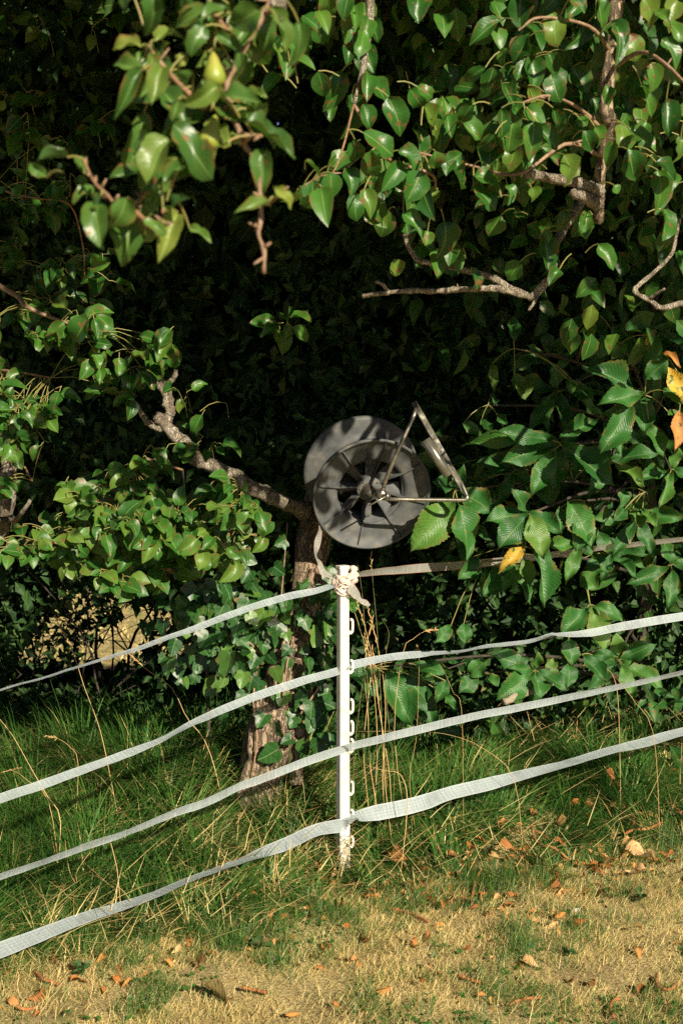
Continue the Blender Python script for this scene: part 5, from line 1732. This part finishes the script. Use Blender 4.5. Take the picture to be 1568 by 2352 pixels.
x, y, s, ti, rr_, ra_ = x[k], y[k], s[k], ti[k], rr_[k], ra_[k]
n = len(x)
ln = (0.10 + 0.20 * sstep(-0.05, 0.25, s) + 0.08 * sstep(0.25, 0.6, s)) * rng.uniform(0.55, 1.2, n) * tlen[ti]
ln *= np.where(x > 0.1, 0.74, 1.0)
ln *= np.where((np.abs(x) < 0.2) & (y < 0.0), 0.55, 1.0)
hx_ = np.cos(ra_) * (0.3 + rr_ * 7) + 0.85 * np.cos(tdir[ti]) + rng.normal(0, 0.35, n)
hy_ = np.sin(ra_) * (0.3 + rr_ * 7) + 0.85 * np.sin(tdir[ti]) + rng.normal(0, 0.35, n)
hd = np.arctan2(hy_, hx_)
lean = np.clip(0.15 + rr_ * 4.0 + np.abs(rng.normal(0.18, 0.2, n)), 0, 1.2)
cv = rng.uniform(0.5, 2.1, n)
rn_ = np.clip(rng.beta(2, 2.6, n) * 0.58 + 0.20 * tgreen[ti], 0, 0.74)
isdry = rng.random(n) < (0.06 + 0.16 * (tgreen[ti] > 0.75) + 0.22 * (1 - sstep(0, 0.25, s)))
ln = np.where(isdry, ln * 0.75, ln)
rn_ = np.where(isdry, rng.uniform(0.74, 0.97, n), rn_)
base = np.stack([x, y, hgt(x, y) - 0.004], 1)
link('long_grass', blades('long_grass', base, ln, np.where(rng.random(n) < 0.1, rng.uniform(0.007, 0.011, n), rng.uniform(0.0032, 0.0072, n)), hd, lean, cv, rn_, M['grass'], 5), label='long tangled green grass along the fence', cat='grass', kind='stuff')

# rough dry grass on the sunlit hillside seen through the gap
n = 24000
x = rng.uniform(-11.0, 0.5, n); y = rng.uniform(6.5, 26.0, n)
base = np.stack([x, y, hgt(x, y) - 0.01], 1)
link('field_grass', blades('field_grass', base, rng.uniform(0.05, 0.20, n), rng.uniform(0.012, 0.035, n), rng.uniform(0, 6.28, n), rng.uniform(0.5, 1.4, n), rng.uniform(0.0, 0.8, n), np.where(rng.random(n) < 0.3, rng.uniform(0.45, 0.72, n), rng.uniform(0.75, 0.95, n)), M['grass'], 3),
     label='dry straw-coloured grass on the sunlit hillside beyond the hedge', cat='grass', kind='stuff')

# dead blades lying through it
n = 21000
x = rng.uniform(-1.8, 2.2, n); y = rng.uniform(-1.2, 1.5, n)
s = y - lawn_edge(x)
k = (s > -0.12) & in_view(x, y, 0) & (rng.random(n) < (0.55 + 0.8 * nz2(x, y, 3.5, 5.0)) * np.where(x > 0.1, 0.45, 1.0))
x, y = x[k], y[k]
n = len(x)
base = np.stack([x, y, hgt(x, y) + rng.uniform(0.0, 0.15, n)], 1)
link('dead_grass', blades('dead_grass', base, rng.uniform(0.06, 0.26, n), rng.uniform(0.002, 0.0042, n), rng.uniform(0, 6.28, n), rng.uniform(0.9, 1.5, n), rng.uniform(-0.2, 0.5, n), rng.uniform(0.74, 1.0, n), M['grass'], 3),
     label='straw-coloured dead grass tangled through the long grass', cat='grass', kind='stuff')

# parched lawn in front: stubble, thatch, green patches
n = 330000
x = rng.uniform(-1.6, 2.0, n); y = rng.uniform(-1.95, 0.85, n)
s = y - lawn_edge(x)
k = (s < 0.10) & in_view(x, y, 0, 0.15)
x, y, s = x[k], y[k], s[k]
g1 = nz2(x, y, 3.0, 21.0)
g2 = nz2(x, y, 9.0, 2.0)
bare = nz2(x, y, 4.0, 40.0)
k = rng.random(len(x)) < np.clip(0.66 + 1.0 * bare, 0.15, 1.0)
x, y, s, g1, g2 = x[k], y[k], s[k], g1[k], g2[k]
n = len(x)
green = rng.random(n) < np.clip(0.22 + 0.65 * g1 + 0.7 * g2 + 0.30 * sstep(-0.35, 0.0, s), 0.05, 0.85)
rn_ = np.where(green, rng.beta(2, 2.0, n) * 0.72, rng.uniform(0.77, 0.965, n))
ln = np.where(green, rng.uniform(0.018, 0.05, n), rng.uniform(0.012, 0.055, n)) * (1 + 0.9 * g2 + 0.5 * g1) * (1 + 0.8 * sstep(-0.25, 0.05, s))
lean = np.where(green, np.abs(rng.normal(0.5, 0.3, n)), rng.uniform(0.7, 1.55, n))
base = np.stack([x, y, hgt(x, y) - 0.002 + rng.uniform(0, 0.008, n)], 1)
link('lawn_grass', blades('lawn_grass', base, ln, rng.uniform(0.0011, 0.0030, n), rng.uniform(0, 6.28, n), lean, rng.uniform(-0.1, 0.7, n), rn_, M['grass'], 2), label='short parched lawn grass, tan with green patches', cat='grass', kind='stuff')

# clover and small broad leaves between the stubble
n = 5200
x = rng.uniform(-1.4, 1.7, n); y = rng.uniform(-1.8, 0.5, n)
s = y - lawn_edge(x)
k = (s < 0.05) & in_view(x, y, 0, 0.1) & (nz2(x, y, 3.3, 21.0) + 0.5 * nz2(x, y, 9.0, 2.0) > 0.12)
x, y = x[k], y[k]
n = len(x)
base = np.stack([x, y, hgt(x, y) + rng.uniform(0.004, 0.022, n)], 1)
ln = rng.uniform(0.010, 0.024, n)
link('clover', scatter_mesh('clover', LOW_TINY, base, rng.normal(0, 1, (n, 3)) * np.array([1, 1, 0.25]), rng.normal(0, 0.35, (n, 3)) + np.array([0.1, -0.3, 1.0]), ln, ln * 0.8, M['clump_mass'], rng.random(n) * 0.5), label='dark clover leaves among the lawn stubble', cat='clover', kind='stuff')

# crumbled leaf bits
n = 10500
x = rng.uniform(-1.2, 1.7, n); y = rng.uniform(-1.6, 1.0, n)
s = y - lawn_edge(x)
pr = np.exp(-((s - 0.05) / 0.28) ** 2) * np.where(x > 0.1, 1.0, 0.25) * np.clip(0.6 + 1.8 * nz2(x, y, 3.5, 31.0), 0, 1) + 0.025
k = in_view(x, y, 0, 0.1) & (rng.random(n) < pr)
x, y, s = x[k], y[k], s[k]
n = len(x)
base = np.stack([x, y, hgt(x, y) + rng.uniform(0.004, 0.02, n) + 0.05 * sstep(0.0, 0.3, s) * rng.random(n)], 1)
ln = rng.uniform(0.010, 0.046, n)
M['litter'] = leaf_mat('litter', [(0.0, (0.16, 0.055, 0.016)), (0.4, (0.36, 0.13, 0.03)), (0.75, (0.46, 0.22, 0.06)), (1.0, (0.55, 0.36, 0.17))], rough=0.8, trans=0.1, src='attr', spec=0.2)
link('leaf_litter', scatter_mesh('leaf_litter', low_leaf(prof_chest, 3, 2, 0.7, 0.9), base, rng.normal(0, 1, (n, 3)) * np.array([1, 1, 0.35]), rng.normal(0, 0.6, (n, 3)) + np.array([0.1, -0.3, 0.8]), ln, ln * rng.uniform(0.3, 0.7, n), M['litter'], rng.random(n)), label='crumbled rust-brown leaf litter along the lawn edge', cat='leaf litter', kind='stuff')

# ------------------------------------------------------------------ tall dry stems
def stem(pts, r, seeds, label, group=None, mat=None, seedlen=0.10, blade=False):
    b = pts[0]
    o = root('grass_stem', b, label, 'grass stem', group)
    spn = smooth_path(pts, 16)
    mb = MB()
    mb.tube(spn, [r * 0.68 * (1 - 0.6 * i / 15) for i in range(16)], 5)
    mb.build('stalk', mat or M['straw'], o)
    if seeds:
        mb = MB()
        tip, pre = spn[-1], spn[-4]
        dr = U(tip - pre)
        for i in range(seeds):
            t = i / seeds
            c = tip - dr * (seedlen * t)
            sd = U(dr + rv(0.55)) * (0.010 + 0.010 * random.random())
            mb.tube([c, c + sd * 0.5, c + sd], [0.0006, 0.0017, 0.0004], 4)
        mb.build('seed_head', M['straw'], o)
    return o


def rooted(px, py, d):
    p = P(px, py, d)
    return Vector((p.x, p.y, H(p.x, p.y)))


def stemv(pix, d, r, seeds, label, group=None, **k):
    pts = [P(x, y, d + 0.02 * i) for i, (x, y) in enumerate(pix)]
    b = rooted(pix[0][0], pix[0][1], d) + Vector((random.uniform(-0.03, 0.06), random.uniform(-0.02, 0.04), -0.01))
    if (b - pts[0]).length > 0.02:
        pts = [b] + pts
    return stem(pts, r, seeds, label, group, **k)


stemv([(500, 1790), (470, 1700), (430, 1650), (395, 1580), (340, 1540), (300, 1505)], 4.85, 0.0024, 16, 'dry orange grass stem leaning over the grass below the second tape left of the trunk', seedlen=0.06)
stemv([(245, 1740), (225, 1660), (195, 1580), (165, 1490), (128, 1418)], 4.8, 0.0021, 26, 'tall dry grass stem with a long seed head in front of the sunlit gap', seedlen=0.16)
stemv([(140, 1890), (110, 1830), (75, 1770), (30, 1690), (-10, 1640)], 4.45, 0.0026, 0, 'bent dry stem at the edge below the second tape')
stemv([(115, 1850), (60, 1790), (30, 1770), (0, 1775)], 4.4, 0.0016, 8, 'thin drooping straw stem at the edge among the long grass')
stemv([(180, 1760), (160, 1715), (130, 1695), (108, 1690)], 4.75, 0.0015, 14, 'short curved stem with a fluffy seed head below the gap', seedlen=0.05)
stemv([(255, 1935), (180, 1995), (178, 2030), (160, 2000), (150, 1930)], 4.2, 0.0018, 0, 'straw stem standing above the third tape near the edge')
# bunch right of the post
bunch = [[(884, 1800), (880, 1700), (868, 1610), (852, 1500), (835, 1430), (815, 1370)], [(878, 1790), (885, 1650), (880, 1560), (866, 1480), (845, 1400)], [(862, 1820), (866, 1700), (860, 1600), (850, 1520), (838, 1460)],
         [(850, 1760), (845, 1650), (838, 1560), (842, 1480), (856, 1420)], [(835, 1740), (840, 1650), (850, 1560), (848, 1500)], [(895, 1790), (880, 1690), (868, 1600), (862, 1540), (855, 1490)]]
for i, b in enumerate(bunch):
    stemv(b, 4.86 + 0.03 * (i % 3), 0.0022, 18 if i % 2 else 10, 'dry grass stem in the bunch just beside the post', 'dry stems beside the post', seedlen=0.13)
green_tall = [[(880, 1780), (875, 1620), (866, 1450), (858, 1360), (851, 1275)], [(850, 1760), (845, 1600), (838, 1450), (830, 1350), (818, 1283)], [(812, 1760), (828, 1600), (840, 1500), (820, 1430)], [(905, 1790), (890, 1640), (884, 1520), (893, 1455), (875, 1420)]]
for i, b in enumerate(green_tall):
    stemv(b, 4.83 + 0.03 * i, 0.0013, 8 if i == 0 else 0, 'thin green grass stem rising beside the post against the dark hollow', 'green stems beside the post', mat=M['petiole'], seedlen=0.07)
stemv([(940, 1795), (955, 1700), (960, 1600), (962, 1500), (957, 1488)], 4.9, 0.0011, 10, 'fine stem with a small seed head crossing the second tape', seedlen=0.025)
stemv([(905, 1690), (925, 1500), (948, 1468), (975, 1450), (1000, 1446)], 4.95, 0.0016, 20, 'stem with plump seed spikes above the second tape', seedlen=0.05)
stemv([(1060, 1640), (1040, 1590), (1015, 1535), (985, 1510)], 4.95, 0.0010, 0, 'fine dark stem arching between the second and third tape')
stemv([(1420, 1640), (1410, 1560), (1390, 1535), (1362, 1524), (1340, 1528)], 5.2, 0.0016, 16, 'arched stem with a pale seed head above the third tape', seedlen=0.05)
stemv([(1500, 1690), (1455, 1610), (1425, 1570), (1408, 1552)], 5.1, 0.0014, 0, 'straw stem leaning behind the third tape near the edge')
stemv([(1180, 1790), (1110, 1720), (1040, 1690), (960, 1680), (810, 1680)], 4.88, 0.0014, 0, 'long straw lying almost flat beside the post below the third tape')
stemv([(935, 1850), (920, 1780), (880, 1770), (850, 1760), (835, 1755)], 4.7, 0.0022, 0, 'short bent orange stem beside the lower hooks')

# ------------------------------------------------------------------ fallen leaves, catkins, weeds, stone
def dry_mesh(i, mat, big=False):
    V, Fc, UV = leaf_template(prof_chest if i % 2 else prof_round, 12, 6, fold=random.uniform(0.2, 1.1), curl=random.uniform(-1.2, 1.4), wave=random.uniform(1.5, 3.5), serr=0.16, nserr=9, seed=i + 50, twist=random.uniform(-1.5, 1.5))
    return make_mesh('dry_leaf', V, Fc, mat, UV)


DRY = [dry_mesh(i, M['dry_leaf']) for i in range(8)]
PALE = [dry_mesh(i + 20, M['pale_dry_leaf']) for i in range(2)]


def fallen(px, py, size, label, group=None, mesh=None, up=0.5, name='fallen_leaf'):
    g = on_ground(px, py, 0.02)
    w = size / F * (g - CAM).length
    an = random.uniform(0, 6.28)
    dr = Vector((math.cos(an), math.sin(an), random.uniform(-0.1, 0.2)))
    nr = Vector((0.1, -0.45, 0.8)) + rv(up)
    lift = 0.012
    if g.y - float(lawn_edge(g.x)) > 0.05:
        lift = 0.06
    b = Vector((g.x, g.y, H(g.x, g.y) + lift)) - dr * w * 0.5
    rot = rot_to(dr, nr).to_4x4()
    return link(name, mesh or random.choice(DRY), None, Matrix.Translation(b) @ rot @ Matrix.Diagonal((w * random.uniform(0.38, 0.62), w, w, 1)), label, 'fallen leaf', group)


def c2(x, y):
    return 784 + x / 2, 1819 + y / 2


def c1(x, y):
    return x / 2, 1819 + y / 2


def e8(x, y):
    return 784 + x / 2, 1254 + y / 2


fallen(*c2(250, 345), 62, 'upright orange dead leaf standing in the grass just beside the foot of the post', up=0.2)
fallen(*c2(1375, 295), 74, 'large pale tan dead leaf lying on the lawn edge near the frame side', mesh=PALE[0], up=0.1)
fallen(*c2(1355, 375), 50, 'pale shrivelled leaf lying just below the large pale dead leaf', mesh=PALE[1])
fallen(*c2(1255, 115), 34, 'small orange leaf at the lawn edge beside a grey-green leaf')
fallen(*c2(1250, 65), 42, 'grey-green curled leaf caught in the grass above the small orange leaf', mesh=make_mesh('dull_leaf', *leaf_template(prof_pear, 10, 4, fold=0.6, curl=0.5, wave=1.5, seed=77)[:2], M['weed_leaf'], leaf_template(prof_pear, 10, 4, fold=0.6, curl=0.5, wave=1.5, seed=77)[2]))
fallen(*c2(1175, 885), 30, 'dark brown curled leaf alone on the bare lawn')
fallen(*c2(400, 650), 40, 'small orange curled leaf on the lawn below the foot of the post')
fallen(*c1(170, 925), 42, 'red-brown curled leaf in the bottom corner of the lawn')
fallen(*c1(1000, 945), 70, 'long orange curled leaf lying on the bare lawn', mesh=DRY[1])
fallen(*c1(1555, 520), 50, 'orange leaf stuck upright in the grass under the foot of the post', up=0.2)
fallen(*c1(1380, 310), 34, 'pale leaf resting in the grass above the lowest tape', mesh=PALE[1])
fallen(*e8(940, 935), 34, 'yellow-green leaf lying in the long grass between the two lowest tapes', mesh=make_mesh('yel', *leaf_template(prof_pear, 8, 4, fold=0.5, curl=0.4, wave=1.5, seed=78)[:2], M['yellow_leaf'], leaf_template(prof_pear, 8, 4, fold=0.5, curl=0.4, wave=1.5, seed=78)[2]))
fallen(*e8(1395, 835), 46, 'orange dead leaf in the grass touching the lowest tape near the frame side')
others = [c2(365, 205), c2(400, 295), c2(320, 245), c2(735, 195), c2(760, 325), c2(1140, 95), c2(1300, 140), c2(845, 395), c2(985, 425), c2(245, 540), c2(520, 350), c2(885, 150), c2(1330, 190), c2(1480, 80), c2(1010, 210), c2(1000, 280), c2(650, 480), c2(790, 470), c2(1230, 20), c2(330, 690), c2(120, 690), c2(60, 760),
          c1(1290, 310), c1(910, 790), c1(1100, 545), c1(580, 155), c1(90, 285), c1(25, 265), c1(230, 270), c1(400, 60), c1(60, 950), c1(1140, 680), c1(1220, 690), c1(1440, 560), c1(890, 650), c1(1330, 250), c1(1500, 700), c1(700, 640),
          e8(550, 955), e8(1270, 740), e8(1020, 740), e8(350, 1030), e8(1400, 790), e8(1340, 970), e8(410, 1100), e8(1200, 1090), e8(1080, 930), e8(1390, 1100), e8(1000, 1150)]
for (x_, y_) in others:
    if y_ < 1819 and x_ > 784:
        lb_t = 'small rust-orange dead leaf caught in the long grass behind the lowest tape'
    elif x_ > 1300:
        lb_t = 'small rust-orange dead leaf near the thick slanting catkin'
    elif x_ > 1100:
        lb_t = 'small rust-orange dead leaf around the longest bent catkin'
    elif x_ > 784:
        lb_t = 'small rust-orange dead leaf near the foot of the post'
    elif x_ > 420:
        lb_t = 'small rust-orange dead leaf between the post and the long orange curled leaf'
    else:
        lb_t = 'small rust-orange dead leaf where the lower tapes leave the frame'
    fallen(x_, y_, random.uniform(24, 44), lb_t, 'small dead leaves in the grass')


def catkin(pix, label, group=None, r=0.0044):
    pts = []
    for (x_, y_) in pix:
        g = on_ground(x_, y_, 0.015)
        lift = 0.014 if g.y - float(lawn_edge(g.x)) < 0.03 else 0.05
        pts.append(Vector((g.x, g.y, H(g.x, g.y) + lift + random.uniform(-0.003, 0.008))))
    n = 30
    spn = smooth_path(pts, n)
    V, Fc = tube(spn, [r * (0.75 + 0.5 * random.random()) for _ in range(n)], 7, bumpy=0.7, seed=random.random() * 9)
    return link('fallen_catkin', make_mesh('catkin', V, Fc, M['catkin']), None, None, label, 'catkin', group)


catkin([c2(870, 205), c2(885, 260), c2(920, 300), c2(970, 315), c2(1050, 318)], 'longest rust-red catkin, bent like an L in the grass edge')
catkin([c2(890, 225), c2(930, 255), c2(965, 275)], 'short straight catkin lying inside the bend of the longest one')
catkin([c2(640, 405), c2(610, 440), c2(590, 510)], 'curved rust-red catkin at the border of grass and lawn below the lowest tape')
catkin([c2(1300, 240), c2(1340, 218), c2(1400, 215), c2(1470, 190)], 'rust-red catkin arching above the large pale dead leaf')
catkin([c2(1400, 35), c2(1450, 70), c2(1500, 110), c2(1560, 150)], 'thick rust-red catkin slanting through the grass at the frame side', r=0.009)
catkin([c2(1250, 1035), c2(1232, 1000), c2(1245, 970), c2(1272, 965)], 'hook-shaped catkin on the bare lawn at the bottom')
catkin([c2(770, 975), c2(830, 958), c2(920, 945)], 'straight dull red catkin on the lawn at the bottom')
catkin([c2(545, 850), c2(600, 862), c2(690, 880)], 'thin red catkin lying on the lawn above a straw tuft')
catkin([c2(1445, 840), c2(1450, 890), c2(1500, 915), c2(1540, 880)], 'loosely looped catkin on the lawn at the frame side')
catkin([c1(1110, 910), c1(1170, 915), c1(1230, 925)], 'straight catkin on the lawn beside the long orange leaf')
catkin([c1(640, 530), c1(690, 560), c1(735, 600)], 'red catkin in the thin grass under the lowest tape')
catkin([c1(80, 1005), c1(120, 1000), c1(165, 992)], 'short catkin in the bottom corner beside the red-brown leaf')
catkin([c1(160, 830), c1(200, 870), c1(270, 890)], 'dull catkin above the red-brown leaf at the edge')
catkin([e8(1230, 730), e8(1270, 745), e8(1300, 770)], 'short catkin in the long grass under the third tape')
catkin([e8(1350, 735), e8(1410, 745), e8(1460, 780)], 'slender catkin in the long grass near the frame side')
catkin([c2(215, 535), c2(300, 560), c2(400, 600)], 'long catkin half buried in the lawn below the post')


def weed(px, py, size, nl, label):
    g = on_ground(px, py, 0.0)
    w = size / F * (g - CAM).length
    b = Vector((g.x, g.y, H(g.x, g.y)))
    o = root('weed', b, label, 'weed')
    for i in range(nl):
        an = 6.28 * i / nl + random.uniform(-.4, .4)
        dr = Vector((math.cos(an), math.sin(an), random.uniform(0.2, 1.0)))
        l = w * random.uniform(0.35, 0.6)
        s = b + Vector((0, 0, 0.008 + 0.02 * random.random()))
        place_leaf(None, o, s, s + U(dr) * l, l * 0.5, Vector((0, -0.3, 1)) + rv(.3), mesh=random.choice(WEEDM))
    return o


WEEDM = leaf_mesh_set('weed_leaf', M['weed_leaf'], prof_pear, 3, nl=6, na=2, fold=0.4, curl=0.4)
weed(*c2(1365, 515), 46, 9, 'dark green rosette weed on the lawn at the frame side')
weed(*c2(600, 545), 40, 5, 'broad-leaved weed beside the curved catkin')
weed(*c2(940, 340), 44, 6, 'broad dark weed under the longest catkin')
weed(*c2(530, 410), 40, 5, 'low weed at the grass edge near the post')
weed(*c1(1190, 740), 70, 5, 'plantain with long upright leaves on the lawn left of the post')
weed(*c1(380, 860), 60, 8, 'leafy green tuft on the lawn towards the bottom corner')
weed(*c1(1280, 810), 36, 4, 'small single-stemmed weed beside the plantain')
weed(*c2(1040, 770), 44, 7, 'low clover-like weed in the middle of the bare lawn')
g = on_ground(*c2(1073, 552), 0.0)
mb = MB()
V, Fc = [], []
mb.lathe([(0.0, 0.010), (0.008, 0.009), (0.013, 0.004), (0.013, -0.003), (0.0, -0.006)], 12, Matrix.Translation(Vector((g.x, g.y, H(g.x, g.y) + 0.004))) @ Matrix.Diagonal((1.2, 0.8, 1, 1)))
for i, v in enumerate(mb.v):
    mb.v[i] = v + Vector((0.002, 0.001, 0.0015)) * math.sin(i * 2.7)
mb.build('pebble', M['stone'], label='pale pebble on the bare lawn', cat='stone')
# rotting log under the chestnut
la, lb_ = P(1156, 1612, 5.05), P(1205, 1592, 5.12)
mb = MB()
mb.tube(smooth_path([la, la.lerp(lb_, 0.5), lb_, lb_ + (lb_ - la) * 2.0], 16), 0.013, 10, bumpy=0.4)
mb.build('fallen_branch', M['log'], label='short pale fallen branch lying under the chestnut leaves', cat='branch')
